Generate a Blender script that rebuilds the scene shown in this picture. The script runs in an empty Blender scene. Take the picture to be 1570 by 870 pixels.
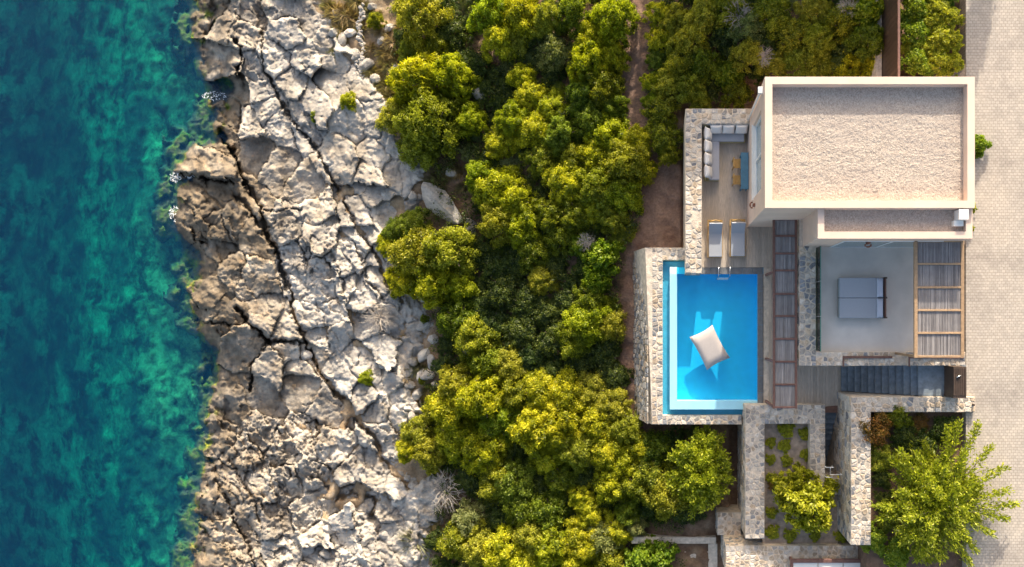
import bpy, bmesh, math, random
import numpy as np
from mathutils import Vector, Matrix

# ------------------------------------------------------------------ camera, sky, sun, exposure
SC = bpy.context.scene
COL = SC.collection
F, HC, NX, NY = 1047.0, 31.7, 1016.0, 488.0      # focal length in photo pixels, camera height over the deck, nadir pixel

cam = bpy.data.cameras.new('camera')
cam.sensor_fit = 'HORIZONTAL'; cam.sensor_width = 36.0
cam.lens = 36.0 * F / 1570.0
cam.shift_x = -(NX - 785.0) / 1570.0
cam.shift_y = (NY - 435.0) / 1570.0
cam.clip_start = 0.1; cam.clip_end = 2000
camo = bpy.data.objects.new('camera', cam); COL.objects.link(camo)
camo.location = (0, 0, HC); camo.rotation_euler = (0, 0, 0)
SC.camera = camo

SUN_EL, SUN_AZ = 19.0, 6.0
world = bpy.data.worlds.new('World'); SC.world = world; world.use_nodes = True
wn = world.node_tree
bg = wn.nodes['Background']
sky = wn.nodes.new('ShaderNodeTexSky'); sky.sky_type = 'NISHITA'; sky.sun_disc = False
sky.sun_elevation = math.radians(SUN_EL); sky.sun_rotation = math.radians(SUN_AZ)
sky.air_density = 1.0; sky.dust_density = 5.0; sky.ozone_density = 0.3
wn.links.new(sky.outputs['Color'], bg.inputs['Color'])
bg.inputs['Strength'].default_value = 0.15
sl = bpy.data.lights.new('sun', 'SUN'); sl.energy = 3.4; sl.angle = math.radians(0.6); sl.color = (1.0, 0.9, 0.74)
so = bpy.data.objects.new('sun', sl); COL.objects.link(so)
e, a = math.radians(SUN_EL), math.radians(SUN_AZ)
so.rotation_euler = Vector((-math.sin(a) * math.cos(e), -math.cos(a) * math.cos(e), -math.sin(e))).to_track_quat('-Z', 'Y').to_euler()
so.location = (5, 40, 40)
SC.view_settings.view_transform = 'Standard'; SC.view_settings.look = 'None'
SC.view_settings.gamma = 1.0; SC.view_settings.use_curve_mapping = False
SC.view_settings.exposure = 1.12

rnd = random.Random(7)
def W(px, py, z):
    k = (HC - z) / F
    return ((px - NX) * k, -(py - NY) * k, z)
def R(px0, px1, py0, py1, z):                      # pixel rectangle on the level z -> x0, x1, y0, y1
    a = W(px0, py1, z); b = W(px1, py0, z)
    return a[0], b[0], a[1], b[1]

# ------------------------------------------------------------------ materials
def NT(name):
    m = bpy.data.materials.new(name); m.use_nodes = True
    nt = m.node_tree
    return m, nt, nt.nodes['Principled BSDF']
def node(nt, t, **kw):
    n = nt.nodes.new(t)
    for k, v in kw.items():
        if k in n.inputs: n.inputs[k].default_value = v
        else: setattr(n, k, v)
    return n
def rgba(c): return (c[0], c[1], c[2], 1.0)
def ramp(nt, fac, stops):
    r = nt.nodes.new('ShaderNodeValToRGB')
    el = r.color_ramp.elements
    while len(el) < len(stops): el.new(0.5)
    for i, (p, c) in enumerate(stops):
        el[i].position = p; el[i].color = rgba(c)
    nt.links.new(fac, r.inputs['Fac']); return r.outputs['Color']
def mixc(nt, fac, a, b, blend='MIX'):
    m = nt.nodes.new('ShaderNodeMix'); m.data_type = 'RGBA'; m.blend_type = blend
    for s, v in ((m.inputs[0], fac), (m.inputs[6], a), (m.inputs[7], b)):
        if hasattr(v, 'links'): nt.links.new(v, s)
        elif isinstance(v, (int, float)): s.default_value = v
        else: s.default_value = rgba(v)
    return m.outputs[2]
def coord(nt, kind='Object', scale=(1, 1, 1)):
    t = nt.nodes.new('ShaderNodeTexCoord'); mp = nt.nodes.new('ShaderNodeMapping')
    mp.inputs['Scale'].default_value = scale
    nt.links.new(t.outputs[kind], mp.inputs['Vector']); return mp.outputs['Vector']
def wcoord(nt, scale=(1, 1, 1)):
    t = nt.nodes.new('ShaderNodeNewGeometry'); mp = nt.nodes.new('ShaderNodeMapping')
    mp.inputs['Scale'].default_value = scale
    nt.links.new(t.outputs['Position'], mp.inputs['Vector']); return mp.outputs['Vector']
def noise(nt, vec, scale, detail=4, rough=0.55):
    n = node(nt, 'ShaderNodeTexNoise', Scale=scale, Detail=detail, Roughness=rough)
    nt.links.new(vec, n.inputs['Vector']); return n.outputs['Fac']
def bump(nt, bs, h, strength=0.4, dist=0.02):
    b = node(nt, 'ShaderNodeBump', Strength=strength, Distance=dist)
    nt.links.new(h, b.inputs['Height']); nt.links.new(b.outputs['Normal'], bs.inputs['Normal'])
MATS = {}
def simple(name, c, rough=0.7, var=0.18, scale=6.0, bmp=0.25, bscale=30.0, dist=0.01, metal=0.0, stretch=(1, 1, 1), objvar=0.0):
    m, nt, bs = NT(name)
    v = wcoord(nt, stretch)
    n1 = noise(nt, v, scale, 5)
    lo = tuple(x * (1 - var) for x in c); hi = tuple(min(1, x * (1 + var)) for x in c)
    col = ramp(nt, n1, [(0.3, lo), (0.7, hi)])
    if objvar:
        oi = nt.nodes.new('ShaderNodeObjectInfo')
        k = ramp(nt, oi.outputs['Random'], [(0, (1 - objvar,) * 3), (1, (1 + objvar,) * 3)])
        col = mixc(nt, 1.0, col, k, 'MULTIPLY')
    nt.links.new(col, bs.inputs['Base Color'])
    bs.inputs['Roughness'].default_value = rough; bs.inputs['Metallic'].default_value = metal
    if bmp: bump(nt, bs, noise(nt, v, bscale, 4), bmp, dist)
    MATS[name] = m; return m

simple('plaster', (0.72, 0.555, 0.455), 0.85, 0.06, 1.3, 0.2, 40)
simple('plaster_white', (0.8, 0.78, 0.74), 0.8, 0.05, 2, 0.1, 40)
simple('mortar', (0.62, 0.53, 0.43), 0.95, 0.25, 5, 0.8, 25, 0.03)
simple('stone_grey', (0.38, 0.345, 0.31), 0.9, 0.3, 9, 0.7, 22, 0.03, objvar=0.3)
simple('stone_blue', (0.24, 0.245, 0.26), 0.9, 0.3, 9, 0.7, 22, 0.03, objvar=0.3)
simple('stone_beige', (0.48, 0.38, 0.28), 0.9, 0.3, 9, 0.7, 22, 0.03, objvar=0.25)
simple('stone_pale', (0.58, 0.52, 0.45), 0.9, 0.25, 9, 0.7, 22, 0.03, objvar=0.2)
simple('deck_wood', (0.50, 0.42, 0.34), 0.75, 0.22, 3, 0.4, 18, 0.01, stretch=(14, 1, 1), objvar=0.12)
simple('coping', (0.17, 0.18, 0.19), 0.7, 0.2, 6, 0.3, 40, objvar=0.12)
simple('step_stone', (0.19, 0.23, 0.27), 0.8, 0.25, 5, 0.4, 30, objvar=0.1)
simple('pool_blue', (0.01, 0.56, 0.90), 0.5, 0.05, 3, 0.0)
simple('pool_ledge', (0.66, 0.86, 0.92), 0.5, 0.05, 3, 0.0)
simple('pool_trough', (0.10, 0.45, 0.62), 0.5, 0.12, 3, 0.0)
simple('patio_concrete', (0.66, 0.60, 0.54), 0.6, 0.1, 1.1, 0.15, 30)
simple('dark_wood', (0.17, 0.085, 0.065), 0.6, 0.25, 8, 0.3, 30, 0.006, objvar=0.15)
simple('light_wood', (0.38, 0.25, 0.145), 0.55, 0.2, 8, 0.3, 30, 0.006, objvar=0.1)
simple('gate_wood', (0.06, 0.038, 0.026), 0.55, 0.2, 6, 0.3, 30, 0.006, objvar=0.2)
simple('teak', (0.42, 0.25, 0.08), 0.55, 0.2, 8, 0.2, 30, 0.006)
simple('brass', (0.40, 0.35, 0.16), 0.6, 0.2, 8, 0.1, 30, 0.006)
simple('fabric_grey', (0.36, 0.37, 0.42), 0.95, 0.05, 40, 0.3, 120, 0.004)
simple('fabric_pale', (0.68, 0.66, 0.64), 0.95, 0.06, 30, 0.3, 120, 0.004)
simple('fabric_bed', (0.37, 0.39, 0.43), 0.95, 0.04, 30, 0.3, 120, 0.004)
simple('fabric_pillow', (0.50, 0.53, 0.62), 0.95, 0.04, 30, 0.3, 120, 0.004)
simple('fabric_float', (0.45, 0.405, 0.385), 0.9, 0.05, 12, 0.3, 90, 0.004)
simple('table_blue', (0.06, 0.17, 0.26), 0.5, 0.15, 6, 0.1, 30)
simple('steel', (0.75, 0.76, 0.78), 0.22, 0.03, 6, 0.0, metal=0.9)
simple('white_metal', (0.75, 0.76, 0.76), 0.45, 0.05, 6, 0.0)
simple('rust_lamp', (0.22, 0.085, 0.05), 0.6, 0.25, 20, 0.3, 60)
simple('rust_plate', (0.19, 0.10, 0.07), 0.7, 0.25, 10, 0.3, 60)
simple('planter_soil', (0.34, 0.265, 0.205), 0.95, 0.3, 5, 0.8, 25, 0.04)
simple('planter_earth', (0.17, 0.105, 0.07), 0.95, 0.3, 5, 0.8, 25, 0.04)
simple('bark', (0.16, 0.12, 0.09), 0.9, 0.3, 12, 0.6, 30, 0.02)
simple('dead_twig', (0.42, 0.37, 0.32), 0.9, 0.2, 12, 0.2, 30, 0.01)
simple('foam', (0.8, 0.82, 0.83), 0.7, 0.1, 12, 0.2, 30, 0.01)
simple('far_plaster', (0.7, 0.6, 0.5), 0.85, 0.06, 1.3, 0.2, 40)

def gravel_mat():
    m, nt, bs = NT('gravel')
    v = wcoord(nt)
    vo = node(nt, 'ShaderNodeTexVoronoi', Scale=26.0); nt.links.new(v, vo.inputs['Vector'])
    big = noise(nt, v, 1.1, 6, 0.6); mid = noise(nt, v, 5.0, 6, 0.7)
    c1 = ramp(nt, vo.outputs['Color'], [(0.0, (0.28, 0.225, 0.19)), (0.5, (0.44, 0.37, 0.31)), (1.0, (0.62, 0.54, 0.46))])
    c2 = mixc(nt, ramp(nt, big, [(0.4, (0, 0, 0)), (0.68, (0.55,) * 3)]), c1, (0.40, 0.33, 0.29))
    c3 = mixc(nt, ramp(nt, mid, [(0.45, (0, 0, 0)), (0.75, (0.7,) * 3)]), c2, (0.54, 0.46, 0.385))
    nt.links.new(c3, bs.inputs['Base Color']); bs.inputs['Roughness'].default_value = 0.95
    bump(nt, bs, vo.outputs['Distance'], 0.5, 0.02)
    return m
MATS['gravel'] = gravel_mat()

def reed_mat():
    m, nt, bs = NT('reed')
    v = wcoord(nt, (60, 1.2, 1)); n = noise(nt, v, 1.0, 3, 0.7)
    w = wcoord(nt, (1, 1, 1)); n2 = noise(nt, w, 3.0, 4)
    c = ramp(nt, n, [(0.25, (0.20, 0.19, 0.195)), (0.55, (0.38, 0.355, 0.35)), (0.8, (0.54, 0.50, 0.48))])
    c = mixc(nt, ramp(nt, n2, [(0.4, (0, 0, 0)), (0.8, (0.45,) * 3)]), c, (0.20, 0.18, 0.18))
    nt.links.new(c, bs.inputs['Base Color']); bs.inputs['Roughness'].default_value = 0.9
    return m
MATS['reed'] = reed_mat()

def sett_mat():
    m, nt, bs = NT('setts')
    v = wcoord(nt)
    wob = node(nt, 'ShaderNodeTexNoise', Scale=1.3, Detail=3.0); nt.links.new(v, wob.inputs['Vector'])
    va = node(nt, 'ShaderNodeVectorMath', operation='MULTIPLY_ADD'); va.inputs[1].default_value = (0.035,) * 3
    nt.links.new(wob.outputs['Color'], va.inputs[0]); nt.links.new(v, va.inputs[2])
    b = nt.nodes.new('ShaderNodeTexBrick'); b.offset = 0.5
    b.inputs['Scale'].default_value = 1.0; b.inputs['Brick Width'].default_value = 0.17; b.inputs['Row Height'].default_value = 0.124
    b.inputs['Mortar Size'].default_value = 0.011; b.inputs['Mortar Smooth'].default_value = 0.3; b.inputs['Bias'].default_value = 0.0
    b.inputs['Color1'].default_value = rgba((0.43, 0.385, 0.34)); b.inputs['Color2'].default_value = rgba((0.52, 0.465, 0.41))
    b.inputs['Mortar'].default_value = rgba((0.31, 0.275, 0.24))
    nt.links.new(va.outputs[0], b.inputs['Vector'])
    n = noise(nt, v, 0.7, 6, 0.6); n2 = noise(nt, v, 14, 4)
    c = mixc(nt, 1.0, b.outputs['Color'], ramp(nt, n, [(0.28, (0.76, 0.75, 0.75)), (0.5, (0.97, 0.96, 0.95)), (0.72, (1.1, 1.08, 1.04))]), 'MULTIPLY')
    c = mixc(nt, 1.0, c, ramp(nt, n2, [(0.3, (0.88,) * 3), (0.7, (1.1,) * 3)]), 'MULTIPLY')
    nt.links.new(c, bs.inputs['Base Color']); bs.inputs['Roughness'].default_value = 0.9
    inv = node(nt, 'ShaderNodeMath', operation='SUBTRACT'); inv.inputs[0].default_value = 1.0
    nt.links.new(b.outputs['Fac'], inv.inputs[1])
    bump(nt, bs, inv.outputs[0], 0.35, 0.012)
    return m
MATS['setts'] = sett_mat()

def rock_mat():
    m, nt, bs = NT('rock')
    at = nt.nodes.new('ShaderNodeVertexColor'); at.layer_name = 'tint'
    sep = nt.nodes.new('ShaderNodeSeparateColor'); nt.links.new(at.outputs['Color'], sep.inputs[0])
    v = wcoord(nt)
    n1 = noise(nt, v, 0.9, 8, 0.65); n2 = noise(nt, v, 6.0, 8, 0.7); n3 = noise(nt, v, 3.0, 6, 0.6)
    grey = ramp(nt, n1, [(0.3, (0.24, 0.23, 0.22)), (0.5, (0.43, 0.405, 0.375)), (0.72, (0.68, 0.635, 0.575))])
    warm = ramp(nt, n1, [(0.3, (0.12, 0.092, 0.062)), (0.55, (0.25, 0.195, 0.13)), (0.75, (0.42, 0.335, 0.235))])
    c = mixc(nt, sep.outputs[0], grey, warm)
    stain = ramp(nt, n3, [(0.58, (0, 0, 0)), (0.74, (0.6,) * 3)])
    c = mixc(nt, stain, c, (0.42, 0.27, 0.17))
    c = mixc(nt, 1.0, c, ramp(nt, n2, [(0.28, (0.62, 0.62, 0.64)), (0.5, (1,) * 3), (0.75, (1.18, 1.15, 1.1))]), 'MULTIPLY')
    oi = nt.nodes.new('ShaderNodeObjectInfo')
    c = mixc(nt, 1.0, c, ramp(nt, oi.outputs['Random'], [(0, (.78, .77, .76)), (1, (1.16, 1.14, 1.1))]), 'MULTIPLY')
    c = mixc(nt, sep.outputs[1], c, (0.075, 0.06, 0.048))            # wet, dark rock near the waterline
    alg = ramp(nt, n3, [(0.35, (0.07, 0.17, 0.015)), (0.5, (0.21, 0.24, 0.02)), (0.66, (0.22, 0.155, 0.07))])
    c = mixc(nt, sep.outputs[2], c, alg)
    nt.links.new(c, bs.inputs['Base Color']); bs.inputs['Roughness'].default_value = 0.92
    bump(nt, bs, n2, 0.9, 0.07)
    return m
MATS['rock'] = rock_mat()

def soil_mat():
    m, nt, bs = NT('soil')
    at = nt.nodes.new('ShaderNodeVertexColor'); at.layer_name = 'tint'
    sep = nt.nodes.new('ShaderNodeSeparateColor'); nt.links.new(at.outputs['Color'], sep.inputs[0])
    v = wcoord(nt)
    n1 = noise(nt, v, 1.2, 8, 0.65); n2 = noise(nt, v, 9.0, 6, 0.7)
    soil = ramp(nt, n1, [(0.3, (0.10, 0.062, 0.038)), (0.55, (0.19, 0.115, 0.07)), (0.78, (0.30, 0.20, 0.13))])
    dry = ramp(nt, n1, [(0.3, (0.28, 0.19, 0.11)), (0.55, (0.40, 0.29, 0.18)), (0.75, (0.47, 0.40, 0.31))])
    path = ramp(nt, n1, [(0.3, (0.18, 0.105, 0.075)), (0.7, (0.30, 0.20, 0.15))])
    c = mixc(nt, sep.outputs[0], soil, dry)
    c = mixc(nt, sep.outputs[1], c, path)
    c = mixc(nt, 1.0, c, ramp(nt, n2, [(0.25, (0.6,) * 3), (0.5, (1,) * 3), (0.8, (1.35,) * 3)]), 'MULTIPLY')
    nt.links.new(c, bs.inputs['Base Color']); bs.inputs['Roughness'].default_value = 0.97
    bump(nt, bs, n2, 0.9, 0.06)
    return m
MATS['soil'] = soil_mat()

def seabed_mat():
    m, nt, bs = NT('seabed')
    v = wcoord(nt)
    wn_ = node(nt, 'ShaderNodeTexNoise', Scale=0.5, Detail=4.0); nt.links.new(v, wn_.inputs['Vector'])
    va = node(nt, 'ShaderNodeVectorMath', operation='MULTIPLY_ADD'); va.inputs[1].default_value = (1.6,) * 3
    nt.links.new(wn_.outputs['Color'], va.inputs[0]); nt.links.new(v, va.inputs[2]); v = va.outputs[0]
    n1 = noise(nt, v, 0.20, 7, 0.62); n2 = noise(nt, v, 0.62, 10, 0.68); n3 = noise(nt, v, 4.0, 6, 0.7)
    c = ramp(nt, n2, [(0.40, (0.012, 0.03, 0.028)), (0.455, (0.08, 0.14, 0.08)), (0.54, (0.24, 0.36, 0.17)), (0.68, (0.48, 0.60, 0.27))])
    c = mixc(nt, ramp(nt, n1, [(0.42, (0.75,) * 3), (0.56, (0, 0, 0))]), c, (0.03, 0.055, 0.055))
    c = mixc(nt, 1.0, c, ramp(nt, n3, [(0.3, (0.6,) * 3), (0.7, (1.3,) * 3)]), 'MULTIPLY')
    nt.links.new(c, bs.inputs['Base Color']); bs.inputs['Roughness'].default_value = 0.95
    return m
MATS['seabed'] = seabed_mat()

def water_mat(name, tint, body, bodyfac, wave, volume=None):
    m, nt, bs = NT(name); nt.nodes.remove(bs)
    out = nt.nodes['Material Output']
    tr = node(nt, 'ShaderNodeBsdfTransparent', Color=rgba(tint))
    di = node(nt, 'ShaderNodeBsdfDiffuse', Color=rgba(body))
    gl = node(nt, 'ShaderNodeBsdfGlossy', Roughness=0.06)
    v = wcoord(nt, (1, 1.6, 1)); n = noise(nt, v, wave, 5, 0.6)
    b = node(nt, 'ShaderNodeBump', Strength=0.5, Distance=0.08); nt.links.new(n, b.inputs['Height'])
    nt.links.new(b.outputs[0], gl.inputs['Normal'])
    f0 = node(nt, 'ShaderNodeFresnel', IOR=1.33); nt.links.new(b.outputs[0], f0.inputs['Normal'])
    ge = nt.nodes.new('ShaderNodeNewGeometry'); nb = node(nt, 'ShaderNodeMath', operation='SUBTRACT'); nb.inputs[0].default_value = 1.0; nt.links.new(ge.outputs['Backfacing'], nb.inputs[1])
    fr = node(nt, 'ShaderNodeMath', operation='MULTIPLY'); nt.links.new(f0.outputs[0], fr.inputs[0]); nt.links.new(nb.outputs[0], fr.inputs[1])
    m1 = node(nt, 'ShaderNodeMixShader', Fac=bodyfac); nt.links.new(tr.outputs[0], m1.inputs[1]); nt.links.new(di.outputs[0], m1.inputs[2])
    m2 = nt.nodes.new('ShaderNodeMixShader'); nt.links.new(fr.outputs[0], m2.inputs[0])
    nt.links.new(m1.outputs[0], m2.inputs[1]); nt.links.new(gl.outputs[0], m2.inputs[2])
    nt.links.new(m2.outputs[0], out.inputs['Surface'])
    if volume:
        va = node(nt, 'ShaderNodeVolumeAbsorption', Density=volume[0], Color=rgba(volume[1]))
        nt.links.new(va.outputs[0], out.inputs['Volume'])
    return m
MATS['sea_water'] = water_mat('sea_water', (0.9, 1.0, 1.0), (0.0, 0.055, 0.15), 0.27, 3.5, (0.5, (0.0, 0.905, 0.935)))
MATS['pool_water'] = water_mat('pool_water', (0.80, 0.96, 1.0), (0.01, 0.30, 0.62), 0.06, 2.2)

def glass_mat():
    m, nt, bs = NT('glass'); nt.nodes.remove(bs)
    out = nt.nodes['Material Output']
    tr = node(nt, 'ShaderNodeBsdfTransparent', Color=rgba((0.72, 0.86, 0.82)))
    gl = node(nt, 'ShaderNodeBsdfGlossy', Roughness=0.03)
    fr = node(nt, 'ShaderNodeFresnel', IOR=1.5)
    mx = nt.nodes.new('ShaderNodeMixShader'); nt.links.new(fr.outputs[0], mx.inputs[0])
    nt.links.new(tr.outputs[0], mx.inputs[1]); nt.links.new(gl.outputs[0], mx.inputs[2])
    nt.links.new(mx.outputs[0], out.inputs['Surface']); return m
MATS['glass'] = glass_mat()
simple('glass_edge', (0.10, 0.24, 0.19), 0.2, 0.05, 5, 0)
simple('window_glass', (0.22, 0.30, 0.32), 0.05, 0.05, 3, 0)

def leaf_mat(name, c_dark, c_mid, c_light, trans=0.45, objvar=0.22):
    m, nt, bs = NT(name); nt.nodes.remove(bs)
    out = nt.nodes['Material Output']
    at = nt.nodes.new('ShaderNodeVertexColor'); at.layer_name = 'tint'
    sep = nt.nodes.new('ShaderNodeSeparateColor'); nt.links.new(at.outputs['Color'], sep.inputs[0])
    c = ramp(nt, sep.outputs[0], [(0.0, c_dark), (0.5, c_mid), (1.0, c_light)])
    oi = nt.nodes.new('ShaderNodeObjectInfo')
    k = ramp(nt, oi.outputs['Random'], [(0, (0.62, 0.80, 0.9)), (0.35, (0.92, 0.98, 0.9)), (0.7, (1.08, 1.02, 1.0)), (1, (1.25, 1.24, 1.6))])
    if objvar: c = mixc(nt, 1.0, c, k, 'MULTIPLY')
    di = nt.nodes.new('ShaderNodeBsdfDiffuse'); tl = nt.nodes.new('ShaderNodeBsdfTranslucent')
    tc = mixc(nt, 1.0, c, (1.1, 1.15, 0.5), 'MULTIPLY')
    nt.links.new(c, di.inputs['Color']); nt.links.new(tc, tl.inputs['Color'])
    mx = node(nt, 'ShaderNodeMixShader', Fac=trans); nt.links.new(di.outputs[0], mx.inputs[1]); nt.links.new(tl.outputs[0], mx.inputs[2])
    gl = node(nt, 'ShaderNodeBsdfGlossy', Roughness=0.5, Color=rgba((0.5, 0.5, 0.45)))
    m2 = node(nt, 'ShaderNodeMixShader', Fac=0.05); nt.links.new(mx.outputs[0], m2.inputs[1]); nt.links.new(gl.outputs[0], m2.inputs[2])
    nt.links.new(m2.outputs[0], out.inputs['Surface']); MATS[name] = m; return m
leaf_mat('leaf_yellow', (0.10, 0.13, 0.005), (0.37, 0.40, 0.010), (0.70, 0.66, 0.03))
leaf_mat('leaf_olive', (0.055, 0.08, 0.006), (0.19, 0.23, 0.010), (0.46, 0.46, 0.03))
leaf_mat('leaf_dark', (0.016, 0.036, 0.007), (0.05, 0.085, 0.012), (0.17, 0.21, 0.025))
leaf_mat('leaf_grey', (0.12, 0.15, 0.04), (0.24, 0.27, 0.08), (0.40, 0.41, 0.14))
leaf_mat('leaf_bright', (0.08, 0.15, 0.008), (0.19, 0.29, 0.012), (0.36, 0.42, 0.03))
leaf_mat('leaf_lime', (0.16, 0.18, 0.010), (0.40, 0.42, 0.016), (0.66, 0.63, 0.05), 0.45, 0)
leaf_mat('leaf_gold', (0.12, 0.14, 0.010), (0.32, 0.33, 0.02), (0.56, 0.54, 0.06))
leaf_mat('leaf_spray', (0.11, 0.15, 0.008), (0.32, 0.37, 0.014), (0.62, 0.62, 0.05), 0.45, 0)
leaf_mat('dry_straw', (0.25, 0.18, 0.08), (0.40, 0.31, 0.16), (0.55, 0.45, 0.26), 0.3)
leaf_mat('leaf_red', (0.10, 0.08, 0.012), (0.20, 0.13, 0.02), (0.36, 0.16, 0.03))

# ------------------------------------------------------------------ object helpers
def link(o, parent=None):
    COL.objects.link(o)
    if parent is not None: o.parent = parent
    return o
def tag(o, label=None, cat=None, group=None, kind=None):
    if label: o['label'] = label
    if cat: o['category'] = cat
    if group: o['group'] = group
    if kind: o['kind'] = kind
    return o
def empty(name, loc, label=None, cat=None, group=None, rz=0.0, kind=None):
    o = bpy.data.objects.new(name, None); o.location = loc; o.rotation_euler = (0, 0, rz); o.empty_display_size = 0.2
    link(o); return tag(o, label, cat, group, kind)
def mesh_np(name, verts, faces, mat, tint=None, smooth=False):
    """verts Nx3, faces Mxk arrays -> mesh, fast"""
    me = bpy.data.meshes.new(name)
    verts = np.asarray(verts, dtype=np.float32); faces = np.asarray(faces, dtype=np.int32)
    n, k = faces.shape
    me.vertices.add(len(verts)); me.vertices.foreach_set('co', verts.ravel())
    me.loops.add(n * k); me.loops.foreach_set('vertex_index', faces.ravel())
    me.polygons.add(n); me.polygons.foreach_set('loop_start', np.arange(0, n * k, k, dtype=np.int32))
    if smooth: me.polygons.foreach_set('use_smooth', np.ones(n, dtype=bool))
    me.update(calc_edges=True)
    if tint is not None:
        at = me.color_attributes.new('tint', 'FLOAT_COLOR', 'POINT')
        t4 = np.ones((len(verts), 4), dtype=np.float32); t4[:, :tint.shape[1]] = tint
        at.data.foreach_set('color', t4.ravel())
    me.materials.append(MATS[mat]); return me
class MB:
    def __init__(s): s.v = []; s.f = []
    def box(s, x0, x1, y0, y1, z0, z1):
        n = len(s.v)
        s.v += [(x0, y0, z0), (x1, y0, z0), (x1, y1, z0), (x0, y1, z0), (x0, y0, z1), (x1, y0, z1), (x1, y1, z1), (x0, y1, z1)]
        s.f += [[n + i for i in q] for q in ((0, 3, 2, 1), (4, 5, 6, 7), (0, 1, 5, 4), (1, 2, 6, 5), (2, 3, 7, 6), (3, 0, 4, 7))]; return s
    def prism(s, poly, z0, z1, top=None):
        n = len(s.v); k = len(poly); top = top or poly
        s.v += [(p[0], p[1], z0) for p in poly] + [(p[0], p[1], p[2] if len(p) > 2 else z1) for p in top]
        s.f += [[n + i for i in reversed(range(k))], [n + k + i for i in range(k)]]
        s.f += [[n + i, n + (i + 1) % k, n + k + (i + 1) % k, n + k + i] for i in range(k)]; return s
    def tube(s, pts, rad, seg=8):
        n0 = len(s.v); pts = [Vector(p) for p in pts]; m = len(pts)
        rad = rad if isinstance(rad, (list, tuple)) else [rad] * m
        for i, p in enumerate(pts):
            d = (pts[min(i + 1, m - 1)] - pts[max(i - 1, 0)]).normalized()
            u = d.orthogonal().normalized() if abs(d.z) < 0.99 else Vector((1, 0, 0)); w = d.cross(u).normalized(); u = w.cross(d)
            for j in range(seg):
                t = 2 * math.pi * j / seg
                s.v.append(tuple(p + (u * math.cos(t) + w * math.sin(t)) * rad[i]))
        for i in range(m - 1):
            for j in range(seg):
                a, b = n0 + i * seg + j, n0 + i * seg + (j + 1) % seg
                s.f.append([a, b, b + seg, a + seg])
        s.f.append([n0 + j for j in reversed(range(seg))]); s.f.append([n0 + (m - 1) * seg + j for j in range(seg)]); return s
    def mesh(s, name, mat, bevel=0.0, seg=2, smooth=False):
        me = bpy.data.meshes.new(name); me.from_pydata(s.v, [], s.f); me.materials.append(MATS[mat])
        if bevel:
            bm = bmesh.new(); bm.from_mesh(me)
            bmesh.ops.bevel(bm, geom=bm.edges[:], offset=bevel, segments=seg, affect='EDGES', profile=0.6, clamp_overlap=True)
            bm.to_mesh(me); bm.free()
        if smooth:
            for p in me.polygons: p.use_smooth = True
        me.update(); return me
    def build(s, name, mat, parent=None, bevel=0.0, seg=2, smooth=False):
        return link(bpy.data.objects.new(name, s.mesh(name, mat, bevel, seg, smooth)), parent)
def copy_tree(o, parent=None):
    c = o.copy(); COL.objects.link(c); c.parent = parent
    for ch in [x for x in KIDS.get(o, [])]: copy_tree(ch, c)
    return c
KIDS = {}

# ------------------------------------------------------------------ numpy noise
def _h(ix, iy, seed):
    h = (ix.astype(np.int64) * 374761393 + iy.astype(np.int64) * 668265263 + seed * 2147483647) & 0xffffffff
    h = ((h ^ (h >> 13)) * 1274126177) & 0xffffffff
    return ((h ^ (h >> 16)) & 0xffff) / 65535.0
def pn(x, y, seed=0):
    ix, iy = np.floor(x), np.floor(y); fx, fy = x - ix, y - iy
    def g(dx, dy):
        an = _h(ix + dx, iy + dy, seed) * 2 * np.pi
        return np.cos(an) * (fx - dx) + np.sin(an) * (fy - dy)
    sx, sy = fx * fx * fx * (fx * (6 * fx - 15) + 10), fy * fy * fy * (fy * (6 * fy - 15) + 10)
    a = g(0, 0) * (1 - sx) + g(1, 0) * sx; b = g(0, 1) * (1 - sx) + g(1, 1) * sx
    return (a * (1 - sy) + b * sy) * 1.5
def fbm(x, y, oc=4, seed=0, gain=0.5):
    t = 0; a = 1.0
    for i in range(oc):
        t = t + a * pn(x * 2 ** i, y * 2 ** i, seed + i * 17); a *= gain
    return t
def sm(x): x = np.clip(x, 0, 1); return x * x * (3 - 2 * x)
def worley(x, y, seed):
    ix, iy = np.floor(x), np.floor(y)
    f1 = np.full(x.shape, 9.0); f2 = np.full(x.shape, 9.0); idr = np.zeros(x.shape)
    for dx in (-1, 0, 1):
        for dy in (-1, 0, 1):
            cx, cy = ix + dx, iy + dy
            px, py = cx + _h(cx, cy, seed) , cy + _h(cx, cy, seed + 5)
            d = np.hypot(px - x, py - y); r = _h(cx, cy, seed + 9)
            c = d < f1
            f2 = np.where(c, f1, np.minimum(f2, d)); idr = np.where(c, r, idr); f1 = np.where(c, d, f1)
    return f1, f2, idr
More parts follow.
